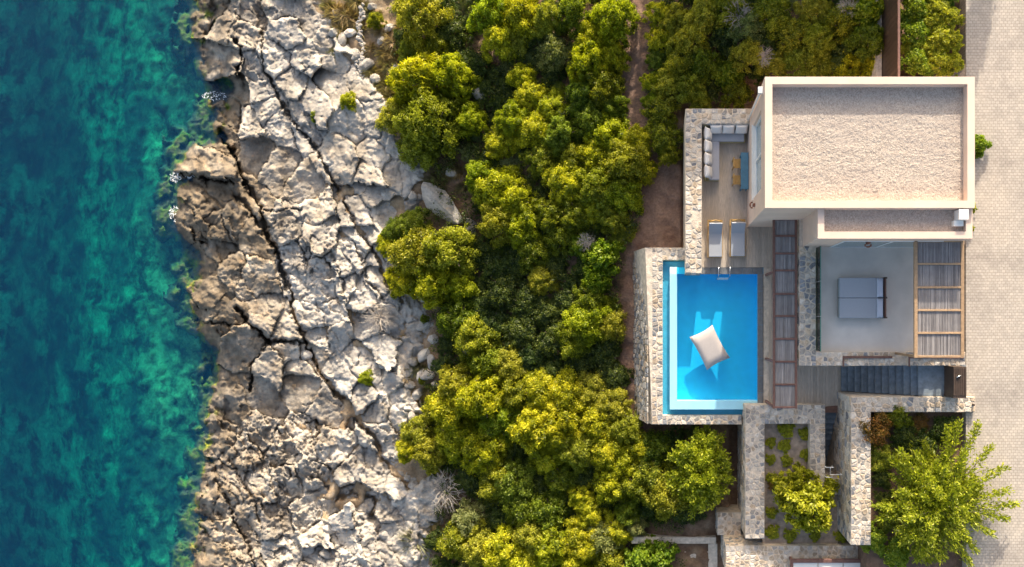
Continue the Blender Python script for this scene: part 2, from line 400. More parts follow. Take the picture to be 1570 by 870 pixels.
# ------------------------------------------------------------------ terrain: rocky shore, hillside, seabed, sea
SEA = -8.0
_sy = [-120, 0, 40, 80, 105, 135, 160, 190, 215, 235, 262, 278, 300, 325, 350, 366, 382, 400, 430, 455, 475, 500, 516, 545, 570, 600, 640, 680, 720, 760, 790, 830, 870, 990]
_sx = [300, 308, 316, 312, 326, 342, 326, 320, 326, 302, 287, 298, 284, 268, 268, 286, 300, 304, 297, 286, 290, 302, 330, 352, 347, 336, 331, 330, 320, 306, 314, 306, 292, 285]
_ry = [-120, 0, 60, 130, 200, 260, 300, 350, 400, 450, 500, 560, 620, 680, 740, 800, 870, 990]
_rx = [450, 478, 505, 565, 606, 640, 632, 596, 606, 624, 640, 630, 618, 606, 645, 640, 632, 630]
def shore(v): return np.interp(v, _sy, _sx)
def rockedge(v): return np.interp(v, _ry, _rx)
def base_z(u, v):
    d = u - shore(v) + 13 * fbm(u / 26.0, v / 26.0, 3, 171)
    b = SEA + 0.25 + 0.95 * sm(d / 32) + 0.7 * sm(d / 120) + 0.95 * sm((d - 90) / 220)
    b = np.where(d < 0, SEA + 0.25 + d * 0.032 - np.maximum(0, -d - 26) * 0.12, b)
    hill = np.interp(u, [500, 560, 640, 760, 880, 985, 1045, 1100], [-5.6, -5.35, -5.0, -4.3, -3.4, -2.6, -2.1, -2.0])
    north = sm((150 - v) / 90.0)
    hill = hill + north * np.interp(u, [980, 1050, 1180, 1380, 1480], [0, 0.6, 1.8, 3.2, 3.6])
    hill = hill + 0.25 * fbm(u / 90.0, v / 90.0, 3, 5)
    k = sm((u - 500) / 110.0)
    return b * (1 - k) + hill * k
SEEDS = [  # u, v, height, warm, lumpiness
 (345,38,.7,.55,.5),(368,52,.6,.5,.5),(347,92,.55,.5,.4),(380,12,.1,.4,.5),(325,15,-.2,.8,.5),(430,12,.2,.1,.4),(440,48,.55,.0,.3),(462,84,.4,.0,.5),(424,92,.35,.1,.4),(390,105,.25,.05,.6),
 (398,140,.5,.0,.4),(412,172,.3,.0,.4),(384,190,.4,.4,.5),(428,190,.2,.1,.4),(450,128,.4,.15,.4),(482,156,.55,.0,.3),(512,136,.25,.15,.3),(540,188,.4,.0,.3),(552,118,.2,.2,.2),(520,98,.1,.2,.2),
 (475,28,.1,.2,.4),(502,58,.15,.2,.3),(528,64,.35,.1,.2),(581,188,.35,.0,.3),(603,218,.3,.0,.3),(462,186,.3,.0,.4),(352,172,-.6,.9,.5),(338,210,-.5,.9,.5),(366,140,-.5,.8,.5),
 (325,254,.95,.8,.5),(330,287,.0,1,.4),(312,318,.35,1,.6),(332,345,.3,1,.7),(358,335,.35,.9,.7),(284,342,-.1,1,.5),(386,308,.1,.9,.4),(392,362,.3,.9,.3),(392,235,-.3,.6,.08),(428,262,-.15,.45,.1),(462,292,.0,.4,.12),
 (440,342,.45,.3,.7),(494,360,.65,.15,.6),(478,318,.35,.4,.5),(528,245,.45,.4,.2),(566,268,.6,.3,.3),(578,242,.4,.2,.2),(546,325,.2,.1,.3),(572,300,.2,.2,.2),(602,262,.3,.1,.2),(624,268,.35,.0,.2),(588,332,.1,.2,.2),
 (558,366,.4,.0,.5),(574,392,.4,.0,.5),(594,402,.45,.0,.5),(538,388,.35,.0,.6),(460,398,.35,.05,.8),(490,414,.35,.0,.8),(520,402,.45,.0,.7),(470,440,.25,.05,.8),(500,446,.25,.0,.8),(532,440,.45,.0,.6),(552,456,.3,.0,.5),
 (480,486,.35,.0,.6),(506,478,.2,.0,.6),(518,520,.45,.05,.5),(488,512,.1,.1,.5),(586,430,.3,.0,.5),(606,452,.25,.0,.4),(562,492,-.15,.1,.3),(602,490,.1,.1,.4),(624,470,.1,.1,.4),(642,512,.2,.1,.3),(590,545,.55,.0,.3),(622,560,.15,.2,.3),(652,552,.2,.1,.2),
 (576,582,.1,.2,.4),(600,592,.3,.0,.3),(616,612,.3,.0,.3),(582,628,.25,.1,.5),(592,662,.4,.0,.4),(560,602,.35,.0,.4),(530,576,.35,.0,.5),(546,556,.2,.1,.5),(612,640,.2,.1,.3),
 (332,386,-.1,.9,.3),(312,402,-.3,1,.3),(352,414,.5,.75,.5),(388,432,.5,.65,.5),(326,448,.2,.95,.4),(346,476,.3,.95,.4),(300,496,-.2,1,.5),(408,486,.65,.6,.4),(436,506,.5,.4,.4),(376,526,.8,.7,.3),(416,560,.95,.5,.3),(446,546,.4,.3,.3),(458,566,.2,.3,.3),(474,542,.1,.5,.3),
 (404,612,-.15,.6,.15),(462,592,-.15,.5,.15),(504,628,-.05,.4,.2),(352,622,.05,.8,.5),(346,664,.1,.7,.9),(372,694,.2,.6,1),(402,660,.15,.55,1),(432,690,.25,.4,1),(470,672,.25,.35,1),(512,690,.25,.25,.8),(540,722,.3,.2,.5),(482,732,.3,.3,1),(440,742,.25,.4,1),(400,742,.2,.5,1),
 (362,742,.2,.6,.9),(342,774,.2,.7,.7),(322,756,.0,.8,.6),(382,792,.2,.55,.7),(420,800,.3,.4,.8),(352,822,.2,.65,.6),(328,852,.1,.8,.6),(380,852,.3,.5,.7),(430,852,.4,.25,.7),(470,792,.25,.2,.8),(500,772,-.35,.2,.4),(522,800,.6,.0,.2),(490,816,.3,.1,.6),(532,832,.2,.1,.7),
 (558,764,-.4,.1,.4),(576,732,.35,.2,.4),(592,782,.2,.1,.4),(560,802,.0,.2,.6),(602,822,.2,.1,.4),(580,852,.3,.1,.6),(540,862,.4,.1,.7),(500,864,.3,.1,.6),(628,772,.35,.1,.3),(610,745,.3,.1,.3),(480,900,.2,.2,.5),(560,910,.2,.2,.5),(400,910,.2,.4,.5),(340,910,.2,.6,.5),
 (360,-40,.3,.4,.5),(430,-40,.3,.2,.5),(500,-30,.2,.2,.5),(655,300,.2,.1,.2),(640,590,.1,.2,.2),(660,600,.1,.2,.2)]
CRACKS = [([(399,46),(404,84),(415,127),(429,163),(465,204),(483,223),(516,284),(534,322),(554,353),(587,419),(616,462)], 3.2, 0.65),
 ([(335,196),(363,251),(388,302),(411,358),(424,383),(429,408),(442,451),(452,489),(470,532),(493,566),(511,600),(548,640),(579,684),(600,721),(622,742)], 5.0, 1.05),
 ([(401,320),(424,325),(460,320)], 2.2, 0.4), ([(284,476),(312,492),(353,502)], 2.6, 0.6), ([(363,471),(383,499),(411,525),(462,525)], 3.6, 0.9), ([(411,525),(388,558),(384,600)], 3.2, 0.7),
 ([(362,60),(371,75),(366,90),(362,112)], 4.0, 0.9), ([(330,275),(300,274),(280,277)], 4, 0.5), ([(310,276),(360,278)], 3, 0.6),
 ([(362,300),(395,340),(418,378)], 4.5, 0.7), ([(296,352),(300,366),(316,372)], 4, 0.7),
 ([(330,740),(352,775),(378,830),(392,880)], 3, 0.5), ([(352,700),(385,760),(398,800)], 2.5, 0.4), ([(512,770),(545,755),(575,765),(570,795)], 5, 0.6), ([(470,640),(482,675)], 1.5, 0.3),
 ([(455,370),(470,395),(505,385),(520,420)], 2.6, 0.35), ([(545,375),(560,420),(590,460)], 2.6, 0.4), ([(500,400),(525,430),(530,470)], 2.2, 0.35)]
def seg_dist(u, v, pts):
    best = np.full(u.shape, 1e9)
    for (x0, y0), (x1, y1) in zip(pts[:-1], pts[1:]):
        dx, dy = x1 - x0, y1 - y0; L = dx * dx + dy * dy
        t = np.clip(((u - x0) * dx + (v - y0) * dy) / L, 0, 1)
        best = np.minimum(best, np.hypot(u - x0 - t * dx, v - y0 - t * dy))
    return best
def unproj(u, v, z):
    k = (HC - z) / F
    return np.stack([(u - NX) * k, -(v - NY) * k, z], -1)
def grid_faces(nu, nv):
    i = np.arange(nv - 1)[:, None] * nu + np.arange(nu - 1)[None, :]
    return np.stack([i + nu, i + nu + 1, i + 1, i], -1).reshape(-1, 4)

def worleyf(x, y, seed):
    ix, iy = np.floor(x), np.floor(y)
    f1 = np.full(x.shape, 9.0); f2 = f1.copy(); idr = np.zeros(x.shape); rx = idr.copy(); ry = idr.copy()
    for dx in (-1, 0, 1):
        for dy in (-1, 0, 1):
            cx, cy = ix + dx, iy + dy
            px, py = cx + _h(cx, cy, seed), cy + _h(cx, cy, seed + 5)
            d = np.hypot(px - x, py - y); c = d < f1
            f2 = np.where(c, f1, np.minimum(f2, d)); idr = np.where(c, _h(cx, cy, seed + 9), idr); rx = np.where(c, x - px, rx); ry = np.where(c, y - py, ry); f1 = np.where(c, d, f1)
    return f1, f2, idr, rx, ry
def build_rocks():
    st = 1.55
    us = np.arange(232, 740, st); vs = np.arange(-70, 945, st)
    U, V = np.meshgrid(us, vs)
    wu = U + 7 * fbm(U / 42, V / 42, 3, 11) + 2.0 * fbm(U / 9, V / 9, 2, 12)
    wv = V + 7 * fbm(U / 42, V / 42, 3, 21) + 2.0 * fbm(U / 9, V / 9, 2, 22)
    f1 = np.full(U.shape, 1e9); f2 = np.full(U.shape, 1e9); cid = np.zeros(U.shape, int)
    ca, sa = math.cos(math.radians(58)), math.sin(math.radians(58))
    for i, s in enumerate(SEEDS):
        dx, dy = wu - s[0], wv - s[1]
        al, ac = dx * ca + dy * sa, -dx * sa + dy * ca          # strata run down to the right
        d = np.hypot(al * 0.86, ac * 1.12)
        c = d < f1
        f2 = np.where(c, f1, np.minimum(f2, d)); cid = np.where(c, i, cid); f1 = np.where(c, d, f1)
    S = np.array(SEEDS); r = np.random.RandomState(3)
    tilt = r.uniform(-1, 1, (len(S), 2)) * 0.013 + np.array([-0.002, 0.004])
    rel = np.stack([U - S[cid, 0], V - S[cid, 1]], -1)
    edge = f2 - f1
    lump = S[cid, 4] * np.where(S[cid, 1] < 600, .72, 1.0)
    z = base_z(U, V)
    h = S[cid, 2] * 0.85 + (np.clip(rel, -32, 32) * tilt[cid]).sum(-1)
    fade = sm(0.42 + 1.3 * fbm(U / 38, V / 38, 2, 131)); fade2 = sm(0.35 + 1.3 * fbm(U / 30, V / 30, 2, 133))
    h = h - (0.13 + 0.17 * lump) * (1 - sm(edge / (2.4 + 3 * fade))) * (.25 + .75 * fade)
    # second generation of fractures, then lumps and pits
    ra, rc = wu * ca + wv * sa, -wu * sa + wv * ca
    a1, a2, rid, ax, ay = worleyf(ra / 26.0, rc / 15.0, 41)
    fe = a2 - a1
    h = h + (0.10 + 0.75 * lump) * (ax * (rid * 7 % 1 - .5) + ay * (rid * 13 % 1 - .5)) * .85
    h = h + (0.12 + 0.88 * lump) * (0.24 * (rid - 0.5) - 0.20 * fade2 * (1 - sm(fe / 0.16)))
    b1, b2, rid2, bx, by = worleyf(ra / 9.5, rc / 6.5, 43)
    h = h + lump * (bx * (rid2 * 7 % 1 - .5) + by * (rid2 * 13 % 1 - .5)) * .30
    h = h + lump * (0.14 * (rid2 - 0.5) * fade2 - 0.06 * fade2 * (1 - sm((b2 - b1) / 0.25)))
    bil = np.abs(fbm(U / 15, V / 12, 4, 61))
    lump = lump * np.clip(.55 + 1.1 * fbm(U / 55, V / 45, 2, 135), .12, 1.25)
    h = h + (0.04 + 0.16 * lump) * (bil - 0.3) + (.05 + .12 * lump) * np.abs(fbm(U / 34, V / 22, 3, 63)) - .12 * lump * np.abs(fbm(U / 7, V / 6, 3, 65))
    c1, c2, rid3 = worley(wu / 5.0, wv / 5.0, 47)
    h = h - lump * 0.10 * np.where(rid3 > 0.62, sm((0.55 - c1) / 0.5), 0)
    h = h + (.015 + 0.035 * lump) * fbm(U / 4.0, V / 4.0, 2, 71)
    crk = np.zeros(U.shape)
    for pts, w, dep in CRACKS:
        d = seg_dist(wu * 0.75 + U * 0.25 + 2.5 * fbm(U / 7, V / 7, 2, 141), wv * 0.75 + V * 0.25 + 2.5 * fbm(U / 7, V / 7, 2, 143), pts)
        w = w * np.clip(.62 + .8 * fbm(U / 24, V / 24, 2, 145), .3, 1.1)
        k = np.exp(-(d / w) ** 2); h = h - dep * k; crk = np.maximum(crk, k)
    d = U - shore(V)
    wob = 9 * fbm(U / 20, V / 20, 3, 81)
    z = z + h * sm((d + 45) / 50.0)
    out = np.clip((U + wob - rockedge(V)) / 26.0, 0, 3)
    z = z - 0.5 * out
    # submerged ledges with weed on them
    led = np.zeros(U.shape)
    for (lu, lv, ra_, rb_) in ((286,45,15,38),(302,25,12,30),(312,182,14,34),(272,232,19,30),(256,300,14,40),(248,335,14,24),(286,440,20,34),(318,590,17,40),(328,640,12,50),(308,690,18,40),(292,800,16,50),(284,852,18,30),(296,480,10,20)):
        led = np.maximum(led, np.exp(-(((wu - lu) / ra_) ** 2 + ((wv - lv) / rb_) ** 2)))
    led = led * np.clip(.75 + 1.2 * fbm(U / 22, V / 22, 3, 155), .1, 1.2)
    zl = SEA - 1.25 + 1.2 * sm(led * 1.35) + .30 * fbm(U / 13, V / 13, 3, 151)
    z = np.maximum(z, np.where(led > .12, np.minimum(zl, SEA - .20 + .07 * fbm(U / 8, V / 8, 2, 153)), z))
    # tint: warm / wet / algae
    nz = fbm(U / 30, V / 30, 4, 91)
    warm = np.clip(S[cid, 3] + 0.28 * nz + 0.18 * crk, 0, 1)
    over = z - SEA
    wet = np.maximum(np.clip(1 - (over - 0.05) / (0.75 + 0.5 * nz), 0, 1) * 0.8, np.clip(.42 * S[cid, 3] + .35 * nz - .12, 0, .5))
    n2 = fbm(U / 13, V / 17, 3, 95)
    alg = np.clip((0.30 + 0.34 * n2 - np.abs(over + 0.42) * 0.5) * 3, 0, 1) * np.clip(0.35 + 1.8 * fbm(U / 34 + 3, V / 34, 2, 97) + 0.3, 0, 1)
    alg = np.maximum(alg, np.clip(led * 2.2 - .35, 0, 1) * (over < .12) * np.clip(.75 + .8 * n2, 0, 1))
    soilz = soil_height(U, V)
    keep_v = (z > soilz - 0.3) & (d > -75) & (out < 1.7)
    P = unproj(U, V, z).reshape(-1, 3)
    tint = np.stack([warm, wet, alg], -1).reshape(-1, 3)
    Fc = grid_faces(len(us), len(vs))
    fid = cid.ravel()[Fc[:, 0]]; kf = keep_v.ravel()[Fc].any(1)
    root = empty('rocky_shore', (W(450, 440, -6)), kind='structure')
    root.location = (0, 0, 0)
    root['label'] = 'pale fissured limestone shore stepping down into the sea'
    for i in range(len(SEEDS)):
        m = (fid == i) & kf
        if m.sum() < 4: continue
        q = Fc[m]; ids, inv = np.unique(q, return_inverse=True)
        link(bpy.data.objects.new('rock', mesh_np('rock', P[ids], inv.reshape(-1, 4), 'rock', tint[ids])), root)
    return root
def soil_height(u, v):
    z = base_z(u, v)
    inrock = np.clip((rockedge(v) - u) / 60.0, 0, 1)
    patch = sm((fbm(u / 26.0, v / 26.0, 3, 37) + .12) / .3) * sm((u - 490 + .15 * v) / 60.0) + sm((rockedge(v) - 70 - u) / -30.0) * .35
    z = z - 0.10 - 0.75 * inrock * (1 - .9 * np.clip(patch, 0, 1)) - 1.2 * sm((400 - u) / 80.0)
    return z + 0.10 * fbm(u / 18.0, v / 18.0, 3, 33)
PATH = [(992,-60),(987,0),(978,60),(967,130),(970,175),(990,220),(1012,255),(1015,320),(990,375),(976,410),(972,500),(974,600),(980,660)]
def build_hill():
    us = np.arange(330, 1600, 3.2); vs = np.arange(-140, 1010, 3.2)
    U, V = np.meshgrid(us, vs); z = soil_height(U, V)
    # under the terraces the ground stays below the slabs; the south side stays low
    house = ((U > 1046) & (V > 158) & (V < 640)) | ((U > 1120) & (V > 600))
    z = np.where(house, np.minimum(z, -2.6), z)
    d = seg_dist(U, V, PATH); nz = fbm(U / 25, V / 25, 3, 35)
    pathm = sm((24 + 9 * nz - d) / 8.0)
    pathm = np.maximum(pathm, sm((42 - np.hypot((U - 1020) * 0.9, (V - 318) * 0.55)) / 10))
    dry = np.clip(sm((690 - U) / 70.0) + 0.5 * nz, 0, 1)
    tint = np.stack([dry, pathm, dry * 0], -1).reshape(-1, 3)
    Fc = grid_faces(len(us), len(vs))
    ok = (z.ravel() > -9)[Fc].any(1)
    o = link(bpy.data.objects.new('hillside', mesh_np('hillside', unproj(U, V, z).reshape(-1, 3), Fc[ok], 'soil', tint)))
    tag(o, 'brown earth slope between rocks and villa', kind='structure')
def build_sea():
    us = np.arange(-420, 420, 4.5); vs = np.arange(-320, 1200, 4.5)
    U, V = np.meshgrid(us, vs)
    d = shore(V) - U; kk = sm(d / 110.0); d = d * (1 - kk) + (312 + 14 * np.sin(V / 130.0) - U) * kk
    dep = 0.7 + 0.7 * sm(d / 45) + 1.2 * sm((d - 20) / 170) + 6.5 * sm((d - 70) / 260)
    z = SEA - dep + 0.07 * fbm(U / 30, V / 42, 4, 101) + 0.16 * sm((fbm(U / 17, V / 17, 3, 103) - .25) / .25) * sm((260 - d) / 120)
    o = link(bpy.data.objects.new('seabed', mesh_np('seabed', unproj(U, V, z).reshape(-1, 3), grid_faces(len(us), len(vs)), 'seabed', smooth=True)))
    tag(o, 'rocky and sandy seabed under the water', kind='structure')
    b = MB().box(-300, W(470, 0, SEA)[0], -300, 300, -60, SEA)
    o = b.build('sea', 'sea_water'); tag(o, 'clear teal and deep blue sea', kind='structure')
    b = MB().box(-300, 0, -300, 300, -62, -19); 
    o = b.build('deep_seabed', 'seabed'); tag(o, 'deep seabed', kind='structure')
build_rocks(); build_hill(); build_sea()

def blob(seed, n=2, rough=0.28, flat=0.7):
    bm = bmesh.new(); bmesh.ops.create_icosphere(bm, subdivisions=n, radius=1.0)
    r = random.Random(seed)
    planes = [(Vector((r.uniform(-1, 1), r.uniform(-1, 1), r.uniform(-.3, 1))).normalized(), r.uniform(0.55, 0.85)) for _ in range(9)]
    for v in bm.verts:
        for nrm, dd in planes:
            t = v.co.dot(nrm)
            if t > dd: v.co -= nrm * (t - dd)
        v.co *= 1 + r.uniform(-1, 1) * 0.05
        v.co.z *= flat
    me = bpy.data.meshes.new('boulder'); bm.to_mesh(me); bm.free()
    at = me.color_attributes.new('tint', 'FLOAT_COLOR', 'POINT')
    for d in at.data: d.color = (0.05, 0, 0, 1)
    me.materials.append(MATS['rock']); return me
BLOBS = [blob(i, 3) for i in range(8)]
def ground_z(u, v): return float(base_z(np.array([float(u)]), np.array([float(v)]))[0])
_bcount = [0]
def boulder(px, py, a, b, rot, lift=0.0, label=None):
    z = ground_z(px, py) + lift
    o = bpy.data.objects.new('boulder', rnd.choice(BLOBS)); k = (HC - z) / F
    o.location = W(px, py, z); o.scale = (a * k, b * k, min(a, b) * k * 0.9); o.rotation_euler = (0, 0, math.radians(rot))
    link(o); tag(o, label, 'boulder', 'loose boulders on the slope'); return o
LB = 'pale weathered boulder lying loose among the scrub and shore rocks'
boulder(676, 312, 42, 21, -42, .35, 'long blue-white boulder beside the reddish earth bank')
boulder(722, 350, 17, 12, -60, .1, 'white boulder just below the long blue-white boulder at the shrubs')
boulder(596, 42, 10, 6, 40, .05, 'small blue-grey boulder by the dry grass and old stone line')
boulder(716, 541, 13, 9, 20, .25, 'rounded grey boulder peeping out of dark scrub')
boulder(522, 800, 16, 13, 20, .3, 'bright white angular block sitting on the lumpy shore slab')
boulder(655, 789, 19, 10, -30, .2, 'smooth pale grey boulder beside straw grass tuft')
boulder(735, 143, 12, 11, 0, .3, 'whitish boulder at the edge of the big yellow-green shrub')
for (px, py, a, b, rot) in [(606,105,11,7,30),(640,272,10,8,0),(632,300,7,9,20),(690,265,12,7,-30),(583,62,8,5,60),(536,50,12,7,20),(523,62,8,14,-10),(512,50,10,8,0),
        (560,100,14,10,20),(575,120,10,8,0),(545,85,9,7,40),(515,20,9,7,0),(570,10,8,6,0),(648,498,12,9,30),(664,520,10,8,0),(655,575,12,9,10),(640,605,11,8,40),(628,590,9,7,0),(668,590,8,6,0),(650,545,13,9,60),(632,555,10,7,0),(600,545,16,10,50),(577,585,11,8,30),(612,578,8,12,0),(617,612,12,8,0),(630,640,7,9,0),(588,560,9,6,10),(645,575,10,7,70),(660,555,8,12,0),(640,530,8,5,0),(560,330,12,8,40),(590,300,9,7,0),
        (610,770,14,10,20),(634,745,10,8,0),(505,812,10,9,0),(535,780,9,13,30),(560,830,12,8,50),(590,820,9,8,0),(545,845,12,10,0),(470,845,12,9,20),(500,850,11,8,0),(440,500,12,9,20),(468,545,11,8,0),(455,470,7,10,0),(650,460,9,6,0),(600,500,10,7,0),(622,520,9,7,0)]:
    place = 'on the lumpy bare rock' if py > 740 else 'among dry grass near the old stone line' if py < 120 else 'in the pocket of brown soil between slabs' if px > 540 else 'wedged in the long shore crack'
    boulder(px, py, a, b, rot, 0.12, ('small ' if max(a, b) < 10 else '') + 'pale weathered boulder ' + place)['group'] = 'boulders ' + place
# old dry stone line near the top of the shore
dw = empty('dry_stone_line', W(552, 66, ground_z(552, 66)), 'old line of small pale dry-laid stones beside straw-coloured grass', 'stone wall')
org = dw.location.copy()
for i in range(46):
    py = 8 + i * 2.5 + rnd.uniform(-1, 1); px = 552 + rnd.uniform(-5, 5) + 2 * math.sin(i * .3); z = ground_z(px, py) + 0.12
    o = bpy.data.objects.new('stone', rnd.choice(BLOBS)); s = rnd.uniform(2.6, 4.6) * (HC - z) / F
    o.location = Vector(W(px, py, z)) - org; o.scale = (s, s * rnd.uniform(.6, .9), s * .7); o.rotation_euler = (0, 0, rnd.uniform(0, 6)); link(o, dw)
# ------------------------------------------------------------------ architecture
def chain(p):
    t = Vector((0, 0, 0))
    while p is not None: t = t + p.location; p = p.parent
    return t
def part(mb, name, mat, root, bevel=0.0, seg=2, smooth=False, label=None):
    """mesh built in world coordinates, parented to root"""
    o = mb.build(name, mat, None, bevel, seg, smooth); o.parent = root; o.location = -chain(root)
    if label: o['label'] = label
    return o
def clip(poly, nx, ny, c):
    out = []
    for i in range(len(poly)):
        p, q = poly[i], poly[(i + 1) % len(poly)]
        dp, dq = p[0] * nx + p[1] * ny - c, q[0] * nx + q[1] * ny - c
        if dp <= 0: out.append(p)
        if (dp < 0 < dq) or (dq < 0 < dp):
            t = dp / (dp - dq); out.append((p[0] + t * (q[0] - p[0]), p[1] + t * (q[1] - p[1])))
    return out
def crazy(w, h, size, r):
    nx, ny = max(1, round(w / size)), max(1, round(h / size)); sx, sy = w / nx, h / ny
    S = {(i, j): ((i + .5 + r.uniform(-.42, .42)) * sx, (j + .5 + r.uniform(-.42, .42)) * sy) for i in range(nx) for j in range(ny)}
    for (i, j), (x, y) in S.items():
        poly = [(0.012, 0.012), (w - 0.012, 0.012), (w - 0.012, h - 0.012), (0.012, h - 0.012)]
        for di in range(-2, 3):
            for dj in range(-2, 3):
                q = S.get((i + di, j + dj))
                if q and (di or dj):
                    ex, ey = q[0] - x, q[1] - y; L = math.hypot(ex, ey)
                    poly = clip(poly, ex / L, ey / L, (x * ex + y * ey) / L + L / 2 - r.uniform(0.012, 0.042))
                    if len(poly) < 3: break
            if len(poly) < 3: break
        if len(poly) >= 3: yield poly
STONE_MATS = ['stone_pale'] * 5 + ['stone_beige'] * 4 + ['stone_grey'] * 5 + ['stone_blue'] * 3
def stones(root, o, U, V, N, w, h, size=0.30, seed=0, mats=STONE_MATS):
    r = random.Random(seed * 131 + int(w * 100)); o, U, V, N = Vector(o), Vector(U), Vector(V), Vector(N)
    off = chain(root)
    for poly in crazy(w, h, size, r):
        cx = sum(p[0] for p in poly) / len(poly); cy = sum(p[1] for p in poly) / len(poly)
        if r.random() < 0.09: continue
        t = r.uniform(0.012, 0.034); c = o + U * cx + V * cy
        k = len(poly); vs = []
        for d, s, z in ((0, 1.0, -0.02), (1, 1.0, t * 0.55), (2, 0.80, t)):
            for p in poly:
                vs.append(U * ((p[0] - cx) * s) + V * ((p[1] - cy) * s) + N * (z + (r.uniform(-.006, .006) if d == 2 else 0)))
        fs = [[k * l + i, k * l + (i + 1) % k, k * (l + 1) + (i + 1) % k, k * (l + 1) + i] for l in (0, 1) for i in range(k)] + [[2 * k + i for i in range(k)]]
        me = bpy.data.meshes.new('stone'); me.from_pydata([tuple(v) for v in vs], [], fs); me.materials.append(MATS[r.choice(mats)])
        ob = bpy.data.objects.new('stone', me); ob.location = c - off; link(ob, root)
def top_stones(root, x0, x1, y0, y1, z, size=0.30, seed=0, mats=STONE_MATS):
    stones(root, (x0, y0, z), (1, 0, 0), (0, 1, 0), (0, 0, 1), x1 - x0, y1 - y0, size, seed, mats)
def west_stones(root, x, y0, y1, z0, z1, size=0.34, seed=0):
    stones(root, (x, y1, z0), (0, -1, 0), (0, 0, 1), (-1, 0, 0), y1 - y0, z1 - z0, size, seed)
def south_stones(root, x0, x1, y, z0, z1, size=0.34, seed=0):
    stones(root, (x0, y, z0), (1, 0, 0), (0, 0, 1), (0, -1, 0), x1 - x0, z1 - z0, size, seed)
def north_stones(root, x0, x1, y, z0, z1, size=0.34, seed=0):
    stones(root, (x1, y, z0), (-1, 0, 0), (0, 0, 1), (0, 1, 0), x1 - x0, z1 - z0, size, seed)
def core(root, boxes, name='mortar_core'):
    m = MB()
    for b in boxes: m.box(*b)
    return part(m, name, 'mortar', root)

# ---- street and foundations
ST = 2.1
x0 = W(1481, 0, ST)[0]
o = MB().box(x0, 80, -90, 90, -6, ST).build('street', 'setts'); tag(o, 'pale stone-sett street beside the villa', kind='structure')
o = MB().box(12.05, x0 - 0.01, 3.2, 11.0, -3, ST - 0.02).build('street_verge', 'planter_soil'); tag(o, 'narrow earth strip between villa and street', kind='structure')

# ---- deck: boards run away from the house front
dk = empty('terrace_deck', (4, 0, 0), kind='structure'); dk['label'] = 'weathered grey-brown board deck of the terrace'
part(MB().box(1.75, 5.86, 2.35, 8.9, -3.2, -0.03).box(4.68, 5.86, -4.3, 2.35, -3.2, -0.031).box(5.86, 8.3, -4.25, -2.05, -3.2, -0.032), 'deck_base', 'mortar', dk)
def planks(xa, xb, ya, yb, w=0.143, cuts=2):
    n = round((xb - xa) / w); w = (xb - xa) / n
    for i in range(n):
        c = [ya] + sorted(rnd.uniform(ya + .3, yb - .3) for _ in range(cuts)) + [yb]
        for a_, b_ in zip(c[:-1], c[1:]):
            if b_ - a_ < 0.1: continue
            part(MB().box(xa + i * w + .004, xa + (i + 1) * w - .004, a_ + .003, b_ - .003, -.03, rnd.uniform(-.004, .002)), 'plank', 'deck_wood', dk)
planks(1.78, 5.86, 2.36, 8.85, cuts=2); planks(4.92, 5.86, -4.2, 2.34, cuts=2); planks(5.86, 8.28, -4.2, -2.06, cuts=0)

# ---- pool
pr = R(1027, 1162, 420, 628, -0.08)
PX0, PX1, PY0, PY1 = W(1038, 0, -.1)[0], W(1162, 0, 0)[0], W(0, 615, -.1)[1], W(0, 420, 0)[1]
LX, LY = W(1027, 0, -.1)[0], W(0, 628, -.1)[1]
pool = empty('swimming_pool', (2.5, -1, -3), 'blue infinity pool with pale overflow ledge beside the deck', 'pool')
TXW, TYS = W(1016, 0, -.6)[0], W(0, 637, -.6)[1]
part(MB().box(PX0, PX1, PY0, PY1, -3, -0.60), 'pool_floor', 'pool_blue', pool)
part(MB().box(LX, PX0, LY, PY1 + .32, -3, -0.10).box(PX0, PX1, LY, PY0, -3, -0.1), 'overflow_ledge', 'pool_ledge', pool)
part(MB().box(TXW, LX, TYS, PY1 + .62, -3, -0.55).box(LX, PX1 + .0, TYS, LY, -3, -.551).box(LX, 1.2, PY1 + .32, PY1 + .62, -3, -.552), 'overflow_channel', 'pool_trough', pool)
def sheet(*rs):
    m = MB()
    for (a_, b_, c_, d_, z_) in rs:
        n_ = len(m.v); m.v += [(a_, c_, z_), (b_, c_, z_), (b_, d_, z_), (a_, d_, z_)]; m.f.append([n_, n_ + 1, n_ + 2, n_ + 3])
    return m
part(sheet((TXW + .002, LX - .002, TYS + .002, PY1 + .61, -.42), (LX, PX1 - .02, TYS + .002, LY - .002, -.421)), 'channel_water', 'pool_water', pool)
part(sheet((LX + .002, PX1 + .002, LY + .002, PY1 + .002, -.07)), 'water', 'pool_water', pool)
part(MB().box(PX0, PX1 + .3, PY1, PY1 + .3, -3, -.04).box(PX1, PX1 + .24, LY, PY1, -3, -.04), 'pool_side', 'pool_blue', pool)
nslab = 6
for i in range(nslab):
    a_ = 1.75 + (PX1 + .24 - 1.75) * i / nslab; b_ = 1.75 + (PX1 + .24 - 1.75) * (i + 1) / nslab
    part(MB().box(a_ + .004, b_ - .004, PY1 - .02, PY1 + .29, -.04, .004), 'coping_slab', 'coping', pool, .006, 1)
for i in range(8):
    a_ = LY + (PY1 - .02 - LY) * i / 8; b_ = LY + (PY1 - .02 - LY) * (i + 1) / 8
    part(MB().box(PX1 - .02, PX1 + .24, a_ + .004, b_ - .004, -.04, .004), 'coping_slab', 'coping', pool, .006, 1)
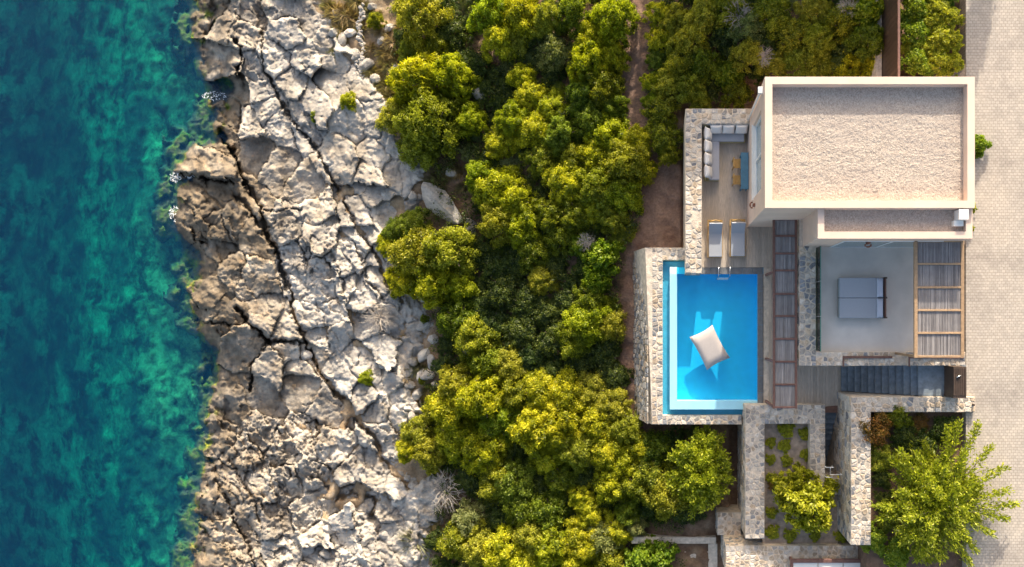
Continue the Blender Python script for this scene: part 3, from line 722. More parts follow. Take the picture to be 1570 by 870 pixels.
# pool ladder
ld = empty('pool_ladder', W(1109, 418, 0), 'polished steel pool ladder with two curved rails at deck edge', 'ladder')
for px in (1100, 1117):
    x, y, _ = W(px, 414, 0.0)
    part(MB().tube([(x, y + .12, 0), (x, y + .12, .55), (x, y + .06, .68), (x, y - .12, .72), (x, y - .32, .62), (x, y - .38, .4), (x, y - .38, -.55)], .022, 10), 'handrail', 'steel', ld, smooth=True)
for z in (-.16, -.40):
    xa, y, _ = W(1100, 414, 0); xb = W(1117, 0, 0)[0]
    part(MB().box(xa, xb, y - .45, y - .36, z, z + .03), 'tread', 'steel', ld, .006)

# ---- pool outer wall (battered on the sea side)
pw = empty('pool_retaining_wall', (0, -1, -3), 'rubble stone retaining wall wrapped round the infinity pool', 'stone wall')
z1 = -.22; ax0, ax1, ay0, ay1 = R(1000, 1016, 380, 651, z1); bx = W(988, 0, z1)[0]
ny0 = W(0, 399, z1)[1]; sy1 = W(0, 637, z1)[1]; nx1, sx1 = W(1052, 0, z1)[0], W(1137, 0, z1)[0]
m = MB(); m.prism([(bx - .75, ay0 - .05), (ax1, ay0 - .05), (ax1, ay1 + .1), (bx - .75, ay1 + .1)], -3.4, z1, [(ax0, ay0), (ax1, ay0), (ax1, ay1), (ax0 - .33, ay1)])
m.box(ax1, nx1, ny0, ay1, -3.4, z1).box(ax1, sx1, ay0, sy1, -3.4, z1)
part(m, 'mortar_core', 'mortar', pw)
top_stones(pw, ax0, ax1, ay0, ay1, z1, .22, 1); top_stones(pw, ax1, nx1, ny0, ay1, z1, .22, 2); top_stones(pw, ax1, sx1, ay0, sy1, z1, .22, 3)
b0 = Vector((bx - .75, ay0, -3.4)); b1 = Vector((ax0, ay0, z1)); c0 = Vector((bx - .75, ay1, -3.4)); c1 = Vector((ax0 - .33, ay1, z1))
Vd = ((b1 + c1) / 2 - (b0 + c0) / 2); Nn = Vector((0, -1, 0)).cross(Vd).normalized()
stones(pw, c0 + (b1 - c1 + Vector((.33, 0, 0))) * 0 + Nn * .02, (0, -1, 0), Vd.normalized(), Nn, ay1 - ay0, Vd.length * .98, .27, 5)

# ---- terrace parapet
tp = empty('terrace_parapet', (1.4, 6, 0), 'broad rubble stone parapet round the lounge terrace', 'stone wall')
z1 = .9; tx0, tx1, ty0, ty1 = R(1051, 1076, 167, 419, z1); nyb = W(0, 190, z1)[1]; tnx = W(1149, 0, z1)[0]
core(tp, [(tx0, tx1, ty0, ty1, -3.2, z1), (tx1, 4.05, nyb, ty1, -3.2, z1)])
PALE = ['stone_pale'] * 7 + ['stone_beige'] * 4 + ['stone_grey'] * 3 + ['stone_blue']
top_stones(tp, tx0, tx1, ty0, ty1, z1, .22, 6, PALE); top_stones(tp, tx1, 4.0, nyb, ty1, z1, .22, 7, PALE); south_stones(tp, tx1, 4.0, nyb, 0, z1, .22, 8)
south_stones(tp, tx0, tx1, ty0, -.5, z1, .22, 9)

# ---- villa
ZT = 5.5
vx0, vx1, vy0, vy1 = R(1173, 1494.5, 118, 319, ZT)
ZL = 5.3
lx0, lx1, ly0, ly1 = R(1254, 1491, 319, 366, ZL)
T = .28
vl = empty('villa', ((vx0 + vx1) / 2, (vy0 + vy1) / 2, 0), 'cream flat-roofed villa with gravel roof and raised parapets', 'house')
wz = 2.45                                                # west window opening
wy1, wy0 = W(0, 182, 3.2)[1], W(0, 298, 3.2)[1]
m = MB()
m.box(vx0, vx0 + .3, vy0, wy0, -2, ZT - .38).box(vx0, vx0 + .3, wy1, vy1, -2, ZT - .381).box(vx0, vx0 + .3, wy0, wy1, -2, 2.1).box(vx0, vx0 + .3, wy0, wy1, 4.45, ZT - .382)
m.box(vx0 + .3, vx1, vy0, vy0 + .3, -2, ZT - .383).box(vx0 + .3, vx1, vy1 - .3, vy1, -2, ZT - .384).box(vx1 - .3, vx1, vy0 + .3, vy1 - .3, -2, ZT - .385)
part(m, 'wall', 'plaster', vl)
part(MB().box(vx0 + .9, vx1 - .3, vy0 + .3, vy1 - .3, -.1, 4.6), 'interior', 'plaster_white', vl)
z0 = ZT - .46
part(MB().box(vx0 - .002, vx1 + .002, vy1 - T, vy1 + .002, z0, ZT).box(vx0 - .002, vx1 + .002, vy0 - .002, vy0 + T, z0, ZT).box(vx0 - .002, vx0 + T, vy0 + T, vy1 - T, z0, ZT).box(vx1 - T, vx1 + .002, vy0 + T, vy1 - T, z0, ZT), 'parapet', 'plaster', vl)
def gravel(xa, xb, ya, yb, z, amp, root, st=.035):
    xs = np.arange(xa, xb + st, st); ys = np.arange(ya, yb + st, st); X, Y = np.meshgrid(np.clip(xs, xa, xb), np.clip(ys, ya, yb))
    Z = z + amp * (0.55 * fbm(X / 1.6, Y / .5, 4, 7) + .62 * fbm(X / .42, Y / .24, 4, 8, .55)) + .006 * np.random.RandomState(2).randn(*X.shape)
    o = link(bpy.data.objects.new('roof_gravel', mesh_np('roof_gravel', np.stack([X, Y, Z], -1).reshape(-1, 3), grid_faces(len(xs), len(ys))[:, ::-1], 'gravel')), root)
    o.location = -chain(root); o['kind'] = 'stuff'
gravel(vx0 + T, vx1 - T, vy0 + T, vy1 - T, ZT - .37, .010, vl)
# lower front block
m = MB().box(lx0, lx1, ly0, ly0 + .3, 2.0, ZL - .3).box(lx0, lx0 + .3, ly0 + .3, ly1, 2.0, ZL - .301).box(lx1 - .3, lx1, ly0 + .3, ly1, 2.0, ZL - .302)
part(m, 'front_wall', 'plaster', vl)
part(MB().box(lx0 - .002, lx1 + .002, ly0 - .002, ly0 + .27, ZL - .32, ZL).box(lx0 - .002, lx0 + .25, ly0 + .27, vy0 - .003, ZL - .32, ZL).box(lx1 - .25, lx1 + .002, ly0 + .27, vy0 - .003, ZL - .32, ZL), 'front_parapet', 'plaster', vl)
gravel(lx0 + .25, lx1 - .25, ly0 + .27, vy0 - .003, ZL - .25, .012, vl, .05)
# chimney-like vent block on the front roof
cx0, cx1, cy0, cy1 = R(1473, 1488, 320, 336, ZL + .35)
ch = part(MB().box(cx0, cx1, cy0, min(cy1, vy0 - .01), ZL - .28, ZL + .2), 'roof_vent', 'plaster_white', vl, .01)
part(MB().box(cx0 - .1, cx1 - .1, cy0 - .22, cy0 - .005, ZL - .28, ZL - .02), 'vent_base', 'plaster_white', vl, .01)
# west window: frame, two panes
wd = part(MB().box(vx0 + .10, vx0 + .2, wy0, wy1, 2.1, 2.2).box(vx0 + .10, vx0 + .2, wy0, wy1, 4.35, 4.45).box(vx0 + .10, vx0 + .2, wy0, wy0 + .08, 2.2, 4.35).box(vx0 + .10, vx0 + .2, wy1 - .08, wy1, 2.2, 4.35).box(vx0 + .09, vx0 + .2, (wy0 + wy1) / 2 - .05, (wy0 + wy1) / 2 + .05, 2.2, 4.35), 'window', 'white_metal', vl)
for a_, b_ in ((wy0 + .08, (wy0 + wy1) / 2 - .05), ((wy0 + wy1) / 2 + .05, wy1 - .08)):
    for c_, d_ in ((2.2, 4.35),): part(MB().box(vx0 + .15, vx0 + .17, a_, b_, c_, d_), 'pane', 'window_glass', wd)
part(MB().box(vx0 - .07, vx0 + .1, wy0 - .05, wy1 + .05, 2.06, 2.105), 'sill', 'plaster_white', vl)
# south sliding door of the front block (seen steeply from above)
dd = part(MB().box(7.2, 11.2, ly0 - .03, ly0 - .003, 2.22, 2.3).box(7.2, 7.28, ly0 - .03, ly0 - .003, 2.3, 4.5).box(11.12, 11.2, ly0 - .03, ly0 - .003, 2.3, 4.5).box(7.28, 11.12, ly0 - .03, ly0 - .003, 4.42, 4.5).box(9.16, 9.24, ly0 - .03, ly0 - .003, 2.3, 4.42), 'sliding_door', 'white_metal', vl)
for a_, b_ in ((7.28, 9.16), (9.24, 11.12)): part(MB().box(a_, b_, ly0 - .02, ly0 - .006, 2.3, 4.42), 'pane', 'window_glass', dd)
# rain spout bracket and pipe on the north-west corner
x, y, _ = W(1169, 137, 4.9)
part(MB().tube([(vx0 - .07, vy1 - .35, 4.95), (vx0 - .07, vy1 - .35, 0)], .04, 8), 'downpipe', 'plaster_white', vl, smooth=True)
part(MB().box(vx0 - .2, vx0 - .003, vy1 - .48, vy1 - .22, 4.9, 5.05), 'rain_head', 'white_metal', vl, .01)
def wall_lamp(x, y, z, nx, ny, label):
    root = empty('wall_lamp', (x, y, z), label, 'lamp', 'rust-brown wall lamps')
    part(MB().box(x - .06 + nx * .0, x + .06, y - .06, y + .06, z - .14, z + .14), 'back_plate', 'rust_lamp', root, .01)
    pts = [(x + nx * .1 + (ny != 0) * .12 * math.cos(t) + nx * .12 * math.sin(t) * .6, y + ny * .1 + (nx != 0) * .12 * math.cos(t) + ny * .12 * math.sin(t) * .6, z) for t in [i * math.pi / 6 for i in range(-1, 8)]]
    part(MB().tube(pts, .035, 8), 'curved_shade', 'rust_lamp', root, smooth=True)
wall_lamp(vx0 - .03, W(0, 322, 2.6)[1] + .2, 2.6, -1, 0, 'curled rust-brown wall lamp on the terrace side of villa')
wall_lamp(W(1331, 0, 4.3)[0], ly0 - .05, 4.3, 0, -1, 'curled rust-brown wall lamp above the sliding door patio')

# ---- upper patio with walls
pz = 2.2
px0, px1, py0, py1 = R(1226, 1480, 370, 561, 2.45)
ix0 = W(1251, 0, 2.45)[0]; iy0 = W(0, 540, 2.45)[1]
o = MB().box(ix0, px1 + .02, iy0, ly0, 1.2, pz).box(lx0, px1, ly0, vy0, 1.2, pz - .004).build('upper_patio', 'patio_concrete'); tag(o, 'smooth pale concrete floor of the upper patio', kind='structure')
up = empty('patio_wall', (9, -2, 0), 'mosaic of rubble stone walling the upper patio with the daybed', 'stone wall')
ga, gb = W(1371, 0, 2.45)[0], W(1392, 0, 2.45)[0]
core(up, [(px0, ix0, py0, vy0, -1, 2.45), (ix0, ga, py0, iy0, -1, 2.45), (gb, px1, py0, iy0, -1, 2.451), (ga, gb, py0, iy0, -1, 2.25)])
PATIO = ['stone_pale'] * 3 + ['stone_beige'] * 4 + ['stone_grey'] * 5 + ['stone_blue'] * 5
top_stones(up, px0, ix0, py0, ly0, 2.45, .22, 11, PATIO); top_stones(up, ix0, ga, py0, iy0, 2.45, .22, 12, PALE); top_stones(up, gb, px1, py0, iy0, 2.451, .22, 13, PALE)
west_stones(up, px0, py0, ly1 - .2, 0, 2.44, .29, 14); south_stones(up, px0, 8.3, py0, 0, 2.44, .29, 15)
for (a_, b_) in ((1292, 1368), (1393, 1478)):
    xa, xb = W(a_, 0, 2.5)[0], W(b_, 0, 2.5)[0]; y = W(0, 548, 2.5)[1]
    o = MB().box(xa, xb, y - .05, y + .05, 2.472, 2.53).box(xa, xa + .06, y - .4, y - .05, 2.472, 2.52).build('bench_rail', 'dark_wood', None, .008, 1)
    tag(o, 'thin brown timber rail lying on the patio wall ' + ('west of the opening' if a_ < 1300 else 'under the light timber pergola'), 'rail')
# glass balustrade
gb_ = empty('glass_balustrade', (ix0 + .06, 0, pz), 'frameless green-tinted glass balustrade along the upper patio', 'balustrade')
for i in range(3):
    a_ = iy0 + .05 + i * (ly0 - iy0 - .1) / 3; b_ = iy0 + .05 + (i + 1) * (ly0 - iy0 - .1) / 3
    p_ = part(MB().box(ix0 + .03, ix0 + .05, a_ + .01, b_ - .01, pz - .0, pz + .92), 'pane', 'glass', gb_)
    part(MB().box(ix0 + .026, ix0 + .062, a_ + .01, b_ - .01, pz + .92, pz + .94), 'edge', 'glass_edge', p_)

# ---- pergolas
def pergola(name, label, x0, x1, y0, y1, z0, z1, ys, mat, posts, fw=.10, reed=True):
    root = empty(name, ((x0 + x1) / 2, (y0 + y1) / 2, z0), label, 'pergola', 'reed-roofed pergolas')
    part(MB().box(x0, x0 + fw, y0, y1, z1 - .12, z1), 'beam', mat, root, .006, 1); part(MB().box(x1 - fw, x1, y0, y1, z1 - .12, z1), 'beam', mat, root, .006, 1)
    for i, y in enumerate(ys): part(MB().box(x0 + fw, x1 - fw, y - .04, y + .04, z1 - .11, z1 - .004), 'crossbar', mat, root, .005, 1)
    for a_, b_ in zip(ys[:-1], ys[1:]):
        n = int((x1 - x0 - 2 * fw) / .022); w = (x1 - x0 - 2 * fw) / n; vs = []; fs = []
        for i in range(2 * n + 1):
            x = x0 + fw + i * w / 2; zz = z1 - .05 + (.012 if i % 2 else -.006) + rnd.uniform(-.008, .008)
            j1, j2 = rnd.uniform(-.0, .03), rnd.uniform(-.0, .03); zb = z1 - .10
            vs += [(x, min(a_, b_) + .03, zz), (x, max(a_, b_) - .03, zz)]
        for i in range(2 * n): fs.append([2 * i, 2 * i + 2, 2 * i + 3, 2 * i + 1])
        m = MB(); m.v = vs; m.f = fs; part(m, 'reed_mat', 'reed', root)
    for (x, y) in posts: part(MB().box(x - .05, x + .05, y - .05, y + .05, z0, z1 - .12), 'post', mat, root, .006, 1)
    return root
qx0, qx1, qy0, qy1 = R(1185, 1222.5, 335, 627, 2.3)
ysl = [W(0, y, 2.3)[1] for y in (336.5, 362, 389, 415, 451, 485, 520, 555, 590, 625)]
pergola('pergola', 'long dark red-brown pergola with grey reed mats beside the pool', qx0, qx1, qy0, qy1, 0, 2.3, ysl, 'dark_wood', [(qx0 + .05, W(0, y, 2.3)[1]) for y in (417, 555, 625)])
ex0, ex1, ey0, ey1 = R(1402, 1478.5, 369, 549, 4.5)
yse = [W(0, y, 4.5)[1] for y in (370, 405, 441, 476, 511, 547)]
pergola('pergola', 'square light timber pergola with grey reed mats on upper patio', ex0, ex1, ey0, ey1, pz, 4.5, yse, 'light_wood', [(ex0 + .05, ey0 + .06), (ex1 - .05, ey0 + .06)], .13)

# ---- stairs from the deck up to the gate, and landing
stc = empty('staircase', (10, -2.7, 0), 'dark blue-grey stone steps rising from the deck to gate', 'staircase')
sx0, sx1 = 8.28, W(1418, 0, ST)[0]; sya, syb = W(0, 608, 2.3)[1], py0
n = 12
for i in range(n):
    a_ = sx0 + (sx1 - sx0) * i / n; b_ = sx0 + (sx1 - sx0) * (i + 1) / n; zt = ST * (i + 1) / n
    st_ = part(MB().box(a_, b_ + .0, sya, syb, zt - .6, zt), 'step', 'step_stone', stc)
    part(MB().box(a_ - .025, a_ + .05, sya + .01, syb - .01, zt - .04, zt + .004), 'nosing', 'step_stone', st_)
    m = MB().prism([(a_ + .05, sya, zt), (b_, sya, zt), (b_, sya + .28, zt), (a_ + .12, sya + .28, zt)], zt - .02, zt + .008)
gx = W(1462, 0, ST)[0]
part(MB().box(sx1, x0, sya, syb, ST - .7, ST - .001), 'landing', 'step_stone', stc)
gt = empty('gate', (gx + .3, (sya + syb) / 2, ST), 'dark brown timber gate between stairs and sett street', 'gate')
gz = ST + 1.0
g0, g1 = W(1462, 0, gz)[0], W(1482, 0, gz)[0]
for i in range(6):
    a_ = g0 + (g1 - g0) * i / 6; part(MB().box(a_ + .008, a_ + (g1 - g0) / 6 - .004, sya + .12, syb - .05, gz - .07 + .01 * (i % 2), gz), 'board', 'gate_wood', gt, .004, 1)
for yy in (sya + .06, syb - .05): part(MB().box(g0, g1, yy - .05, yy + .05, ST, gz - .02), 'gate_post', 'gate_wood', gt, .005, 1)
part(MB().box(g0 + .02, g0 + .1, sya + .1, syb - .1, ST, gz - .08), 'back_panel', 'gate_wood', gt)
hl = part(MB().tube([(g0 + .12, syb - .45, gz + .03), (g0 + .2, syb - .38, gz + .05), (g0 + .3, syb - .36, gz + .03)], .025, 6), 'handle', 'steel', gt, smooth=True)

# ---- stair wall and planter wall on the street side
z1 = 2.3
sw = empty('stair_wall', (9, -5, 0), 'L-shaped grey rubble wall between stairs, shaft and street planter', 'stone wall')
hx0, hx1, hy0, hy1 = R(1292, 1495, 609, 632, z1); kx0, kx1 = W(1305, 0, z1)[0], W(1335, 0, z1)[0]; ky0 = W(0, 836, z1)[1]
core(sw, [(kx0 - .0, hx1, hy0, hy1, -3, z1), (kx0, kx1, ky0, hy0, -5, z1 - .001)])
top_stones(sw, kx0, hx1, hy0, hy1, z1, .22, 21, PALE); top_stones(sw, kx0, kx1, ky0, hy0, z1, .22, 22, PALE)
west_stones(sw, kx0, ky0, hy1, -.8, z1 - .02, .34, 23)
spot = MB().tube([(hx1 - .1, (hy0 + hy1) / 2, z1 + .02), (hx1 - .1, (hy0 + hy1) / 2, z1 + .14)], [.05, .04], 8).build('spot_light', 'gate_wood'); tag(spot, 'small black garden spot on the end of the street wall', 'lamp')
o = MB().box(kx1, hx1 + .2, -14, hy0, -3, 1.72).build('street_planter_soil', 'planter_earth'); tag(o, 'brown soil bed of the street planter', kind='structure')
# the street wraps round the bed
# ---- shaft stairs going down beside the lower planter
dn = empty('shaft_staircase', (7.7, -6, -3), 'narrow dark steps sinking between two rubble walls', 'staircase')
za = .62; cx1_ = W(1265, 0, za)[0]
ys0, ys1 = W(0, 632, 0)[1], W(0, 735, za)[1]
for i in range(10):
    b_ = ys0 + (ys1 - ys0) * i / 10; a_ = ys0 + (ys1 - ys0) * (i + 1) / 10; zt = -.25 - .22 * i
    part(MB().box(cx1_, kx0, a_, b_, zt - .6, zt), 'step', 'step_stone', dn)
pl = MB().prism([W(1264, 633, .05)[:2], W(1298, 633, .05)[:2], W(1290, 622, .05)[:2], W(1266, 624, .05)[:2]], .0, .05).build('rust_plate', 'rust_plate', None, .005, 1)
tag(pl, 'rusty steel cover plate at the head of the narrow steps', 'plate')
rl = empty('handrail', W(1275, 725, za), 'little white metal handrail at the foot of shaft steps', 'handrail')
a_, b_ = W(1267, 717, za + .3), W(1278, 717, za + .3); c_, d_ = W(1267, 732, za + .3), W(1291, 728, za + .3)
part(MB().tube([a_, b_, (b_[0], b_[1], za)], .022, 6).tube([(a_[0], a_[1], za), a_], .022, 6), 'rail', 'white_metal', rl)
part(MB().tube([(c_[0], c_[1], za), c_, W(1277, 732, za + .3)], .022, 6).tube([W(1273, 717, za + .3), W(1273, 728, za + .3), d_, (d_[0], d_[1], za)], .022, 6), 'rail', 'white_metal', rl)

# ---- lower planter walls
lp = empty('planter_wall', (4, -7, -3), 'thick grey rubble walls boxing in the lower herb planter', 'stone wall')
ax0, ax1, ay0, ay1 = R(1143, 1172, 621, 826, za); bnx1, bny0 = W(1265, 0, za)[0], W(0, 650, za)[1]
cx0_ = W(1242, 0, za)[0]; cy0_ = W(0, 735, za)[1]; dy0 = W(0, 759, za)[1]
core(lp, [(ax0, ax1, ay0, ay1, -4.5, za), (ax1, bnx1, bny0, ay1, -4.5, za - .001), (cx0_, bnx1, cy0_, bny0, -4.5, za - .002), (cx0_, kx0, dy0, cy0_, -4.5, za - .003)])
for i, b in enumerate([(ax0, ax1, ay0, ay1), (ax1, bnx1, bny0, ay1), (cx0_, bnx1, cy0_, bny0), (cx0_, kx0, dy0, cy0_)]): top_stones(lp, *b, za, .22, 31 + i, PALE + ['stone_grey'] * 4)
west_stones(lp, ax0, ay0, ay1, -3.4, za - .02, .34, 36)
so_ = MB().box(ax1, cx0_, -11.2, bny0, -4.5, .05).box(cx0_, kx0, -11.2, dy0, -4.5, .051).build('planter_bed', 'planter_soil'); tag(so_, 'grey-brown soil bed of the lower planter', kind='structure')
zw = .35
fw_ = empty('garden_wall', (6, -10.8, -4), 'wide pale rubble wall closing the lower planter above next pergola', 'stone wall')
fx0, fx1, fy0, fy1 = R(1113, 1327, 837, 866, zw); 
core(fw_, [(fx0, fx1, fy0 - .4, fy1, -4.5, zw)])
BEI = ['stone_pale'] * 5 + ['stone_beige'] * 8 + ['stone_grey'] * 2
top_stones(fw_, fx0, fx1, fy0 - .4, fy1, zw, .22, 41, BEI); north_stones(fw_, fx0, ax1, fy1, -.9, zw - .02, .22, 42); west_stones(fw_, fx0, fy0 - .4, fy1, -3, zw - .02, .27, 43)
lw_ = empty('low_garden_wall', (3, -9.8, -4), 'lower pale rubble wall stepping out below the planter', 'stone wall')
ux0, ux1, uy0, uy1 = R(1100, 1146, 786, 838, -1.2)
core(lw_, [(ux0, ax0, fy1 + .0, uy1, -4.6, -1.2)]); top_stones(lw_, ux0, ax0, fy1, uy1, -1.2, .22, 44, BEI); west_stones(lw_, ux0, fy1, uy1, -3.6, -1.22, .27, 45)
# neighbour's pergola edge at the bottom of the view
nx0, nx1, ny0_, ny1_ = R(1212, 1336, 858, 930, .8)
npg = empty('pergola', ((nx0 + nx1) / 2, ny0_, -2), 'white-panelled brown pergola below the wide garden wall', 'pergola')
part(MB().box(nx0, nx1, ny1_ - .16, ny1_, .68, .8), 'beam', 'dark_wood', npg, .006, 1); part(MB().box(nx0, nx0 + .12, ny0_, ny1_ - .16, .68, .8), 'beam', 'dark_wood', npg, .006, 1); part(MB().box(nx1 - .12, nx1, ny0_, ny1_ - .16, .68, .8), 'beam', 'dark_wood', npg, .006, 1)
for i in range(3):
    w_ = (nx1 - nx0 - .24) / 3; part(MB().box(nx0 + .12 + i * w_ + .02, nx0 + .12 + (i + 1) * w_ - .02, ny0_, ny1_ - .17, .7, .74), 'panel', 'plaster_white', npg)
for x in (nx0 + .06, nx1 - .06): part(MB().box(x - .05, x + .05, ny1_ - .12, ny1_ - .02, .3, .68), 'post', 'dark_wood', npg)
# small garden steps beyond the trees
gs = empty('garden_steps', W(1040, 850, -2.6), 'low pale stone edgings stepping across reddish earth below trees', 'steps')
for (a_, b_, c_, d_, zz) in ((968, 1098, 824, 834, -2.0), (1025, 1090, 846, 857, -2.2), (1086, 1100, 834, 875, -2.1), (1040, 1090, 868, 880, -2.4)):
    x_, X_, y_, Y_ = R(a_, b_, c_, d_, zz); g_ = part(MB().box(x_, X_, y_, Y_, -4, zz), 'edging', 'mortar', gs, .02)
# timber fence north of the villa
fe = empty('timber_fence', W(1376, 60, 1.9), 'dark brown board fence between scrub and bright green hedge', 'fence')
fxa = W(1379.5, 0, 3.6)[0]
yb_, ya_ = vy1 + .02, W(0, -60, 3.6)[1]; nb = 24
for i in range(nb):
    a_ = yb_ + (ya_ - yb_) * i / nb; part(MB().box(fxa - .07, fxa - .02, a_ + .006, a_ + (ya_ - yb_) / nb - .006, .9, 3.58), 'board', 'gate_wood', fe)
part(MB().box(fxa - .09, fxa + .01, yb_, ya_, 3.58, 3.63), 'top_rail', 'dark_wood', fe, .006, 1)
o = MB().box(fxa - .34, fxa - .1, yb_, ya_, .2, 1.6).build('fence_footing', 'stone_grey'); tag(o, 'grey concrete strip footing along the board fence', 'wall')
# neighbouring villa just north of the frame: its shadow falls over the scrub and lounge terrace
nv = empty('villa', (5.5, 24, 0), 'neighbouring cream villa standing north of the scrub', 'house')
part(MB().box(0.4, 11.2, 20.0, 29, -3, 5.4), 'wall', 'far_plaster', nv); part(MB().box(.35, 11.25, 19.95, 29.05, 5.4, 5.62), 'parapet', 'plaster', nv)

# ------------------------------------------------------------------ furniture
def cushion(name, x, y, z, sx, sy, sz, mat, rz=0.0, parent=None, tiltx=0.0, tilty=0.0, puff=.35):
    n = 10; vs = []; fs = []
    bm = bmesh.new(); bmesh.ops.create_cube(bm, size=2.0); bmesh.ops.subdivide_edges(bm, edges=bm.edges[:], cuts=7, use_grid_fill=True)
    for v in bm.verts:
        a_, b_ = abs(v.co.x), abs(v.co.y)
        t = max(0, (1 - a_ ** 4)) * max(0, (1 - b_ ** 4))
        v.co.z *= puff + (1 - puff) * t ** .45
        pin = 1 - .07 * ((1 - a_ * a_) * (b_ > .9) + (1 - b_ * b_) * (a_ > .9)) * 1.0
        v.co.x *= sx / 2 * pin; v.co.y *= sy / 2 * pin; v.co.z = (v.co.z) * sz / 2
    me = bpy.data.meshes.new(name); bm.to_mesh(me); bm.free(); me.materials.append(MATS[mat])
    for p in me.polygons: p.use_smooth = True
    o = bpy.data.objects.new(name, me); link(o)
    o.rotation_euler = (tiltx, tilty, rz)
    if parent is not None: o.parent = parent; o.location = Vector((x, y, z)) - chain(parent)
    else: o.location = (x, y, z)
    return o
# corner sofa
zs = .42
s1x0, s1x1, s1y0, s1y1 = R(1080, 1103, 190, 276, zs); s2x0, s2x1, s2y0, s2y1 = R(1080, 1143, 190, 217, zs)
sofa = empty('corner_sofa', ((s1x0 + s2x1) / 2, s1y1, 0), 'L-shaped outdoor sofa with pale grey seat pads inside the parapet', 'sofa')
part(MB().box(s1x0 + .1, s1x1, s1y0, s2y0, .05, .26), 'base', 'brass', sofa, .01); part(MB().box(s1x0 + .1, s2x1, s2y0 + .0, s2y1 - .12, .05, .261), 'base', 'brass', sofa, .01)
part(MB().box(s1x0 + .22, s1x1, s1y0, s2y0 - .005, .26, .42), 'seat_pad', 'fabric_grey', sofa, .03, 3); part(MB().box(s1x0 + .22, s2x1 - .05, s2y0, s2y1 - .26, .26, .42), 'seat_pad', 'fabric_bed', sofa, .03, 3)
part(MB().box(s1x0, s1x0 + .07, s1y0, s2y1 - .06, .05, .78), 'back_frame', 'brass', sofa, .01); part(MB().box(s1x0, s2x1 + .1, s2y1 - .06, s2y1, .05, .78), 'back_frame', 'brass', sofa, .01)
part(MB().box(s1x0 + .12, s1x0 + .16, s1y0, s2y1 - .1, .6, .66), 'back_rail', 'brass', sofa, .01); part(MB().box(s1x0 + .12, s2x1 + .05, s2y1 - .16, s2y1 - .12, .6, .66), 'back_rail', 'brass', sofa, .01)
for py in (206, 225, 244.5, 264): 
    x, y, z = W(1084.5, py, .66); o = cushion('back_cushion', x + .03, y, z, .46, .57, .30, 'fabric_pale', 0, None, 0, math.radians(58), puff=.12)
    tag(o, 'plump off-white cushion along the long sea-side back of sofa', 'cushion', 'cushions along long sofa back')
for px in (1098, 1117, 1137):
    x, y, z = W(px, 197, .66); o = cushion('back_cushion', x, y - .02, z, .58, .46, .30, 'fabric_pale', 0, None, math.radians(45), 0, puff=.12)
    tag(o, 'plump off-white cushion along the short north back of sofa', 'cushion', 'cushions along short sofa back')
# dining set by the window
x_, X_, y_, Y_ = R(1149, 1160, 234, 290, .74)
tb = empty('dining_table', ((x_ + X_) / 2, (y_ + Y_) / 2, 0), 'narrow blue-topped table against the terrace window', 'table')
X_ = vx0 - .03; x_ = X_ - .36; tb.location.x = (x_ + X_) / 2
part(MB().box(x_, X_, y_, Y_, .70, .74), 'table_top', 'table_blue', tb, .006, 1)
for a_ in (x_ + .05, X_ - .05):
    for b_ in (y_ + .06, Y_ - .06): part(MB().box(a_ - .03, a_ + .03, b_ - .03, b_ + .03, 0, .70), 'leg', 'table_blue', tb)
def chair(px, py, label):
    x, y, _ = W(px, py, .45); x = vx0 - .52
    c = empty('dining_chair', (x, y, 0), label, 'chair', 'wooden chairs at the blue table')
    part(MB().box(x - .2, x + .2, y - .21, y + .21, .41, .45), 'seat', 'teak', c, .01)
    for dx in (-.18, .18):
        for dy in (-.19, .19): part(MB().box(x + dx - .022, x + dx + .022, y + dy - .022, y + dy + .022, 0, .82 if dx < 0 else .41), 'leg', 'teak', c)
    for z in (.56, .66, .76): part(MB().box(x - .2, x - .165, y - .19, y + .19, z, z + .05), 'back_slat', 'teak', c, .005, 1)
chair(1145, 251, 'wooden slat-back chair at the sofa-side end of blue table'); chair(1145, 276, 'wooden slat-back chair at the lounger-side end of blue table')
# loungers
def lounger(pxa, pxb, pya, pyb, label, cover):
    x0, x1, y0, y1 = R(pxa, pxb, pya, pyb, .35); cx = (x0 + x1) / 2
    L = empty('sun_lounger', (cx, (y0 + y1) / 2, 0), label, 'sun lounger', 'sun loungers by the pool')
    part(MB().box(x0, x0 + .05, y0, y1, .22, .30), 'side_rail', 'teak', L, .006, 1); part(MB().box(x1 - .05, x1, y0, y1, .22, .30), 'side_rail', 'teak', L, .006, 1)
    part(MB().box(x0 + .05, x1 - .05, y0, y0 + .05, .22, .3), 'end_rail', 'teak', L, .006, 1); part(MB().box(x0 + .05, x1 - .05, y1 - .05, y1, .22, .3), 'end_rail', 'teak', L, .006, 1)
    for a_ in (x0 + .04, x1 - .04):
        for b_ in (y0 + .15, y1 - .25): part(MB().box(a_ - .03, a_ + .03, b_ - .03, b_ + .03, 0, .22), 'leg', 'teak', L)
    hinge = y1 - .62
    part(MB().box(x0 + .05, x1 - .03, y0 + .02, hinge, .30, .40), 'mattress', cover, L, .035, 3)
    m = MB(); m.box(-.5, .5, 0, .56, 0, .09); t = math.radians(38)
    m.v = [(cx + .01 + v[0] * (x1 - x0 - .08), hinge + v[1] * math.cos(t) - v[2] * math.sin(t), .31 + v[1] * math.sin(t) + v[2] * math.cos(t)) for v in m.v]
    part(m, 'backrest_pad', cover, L, .03, 3)
    part(MB().tube([(x0 + .06, y1 - .14, .62), (cx, y1 - .08, .70), (x1 - .06, y1 - .14, .62)], .03, 8), 'headrest_bar', 'teak', L, smooth=True)
    part(MB().box(x0 + .02, x0 + .05, hinge + .3, hinge + .34, .3, .5).box(x1 - .05, x1 - .02, hinge + .3, hinge + .34, .3, .5), 'backrest_stay', 'teak', L)
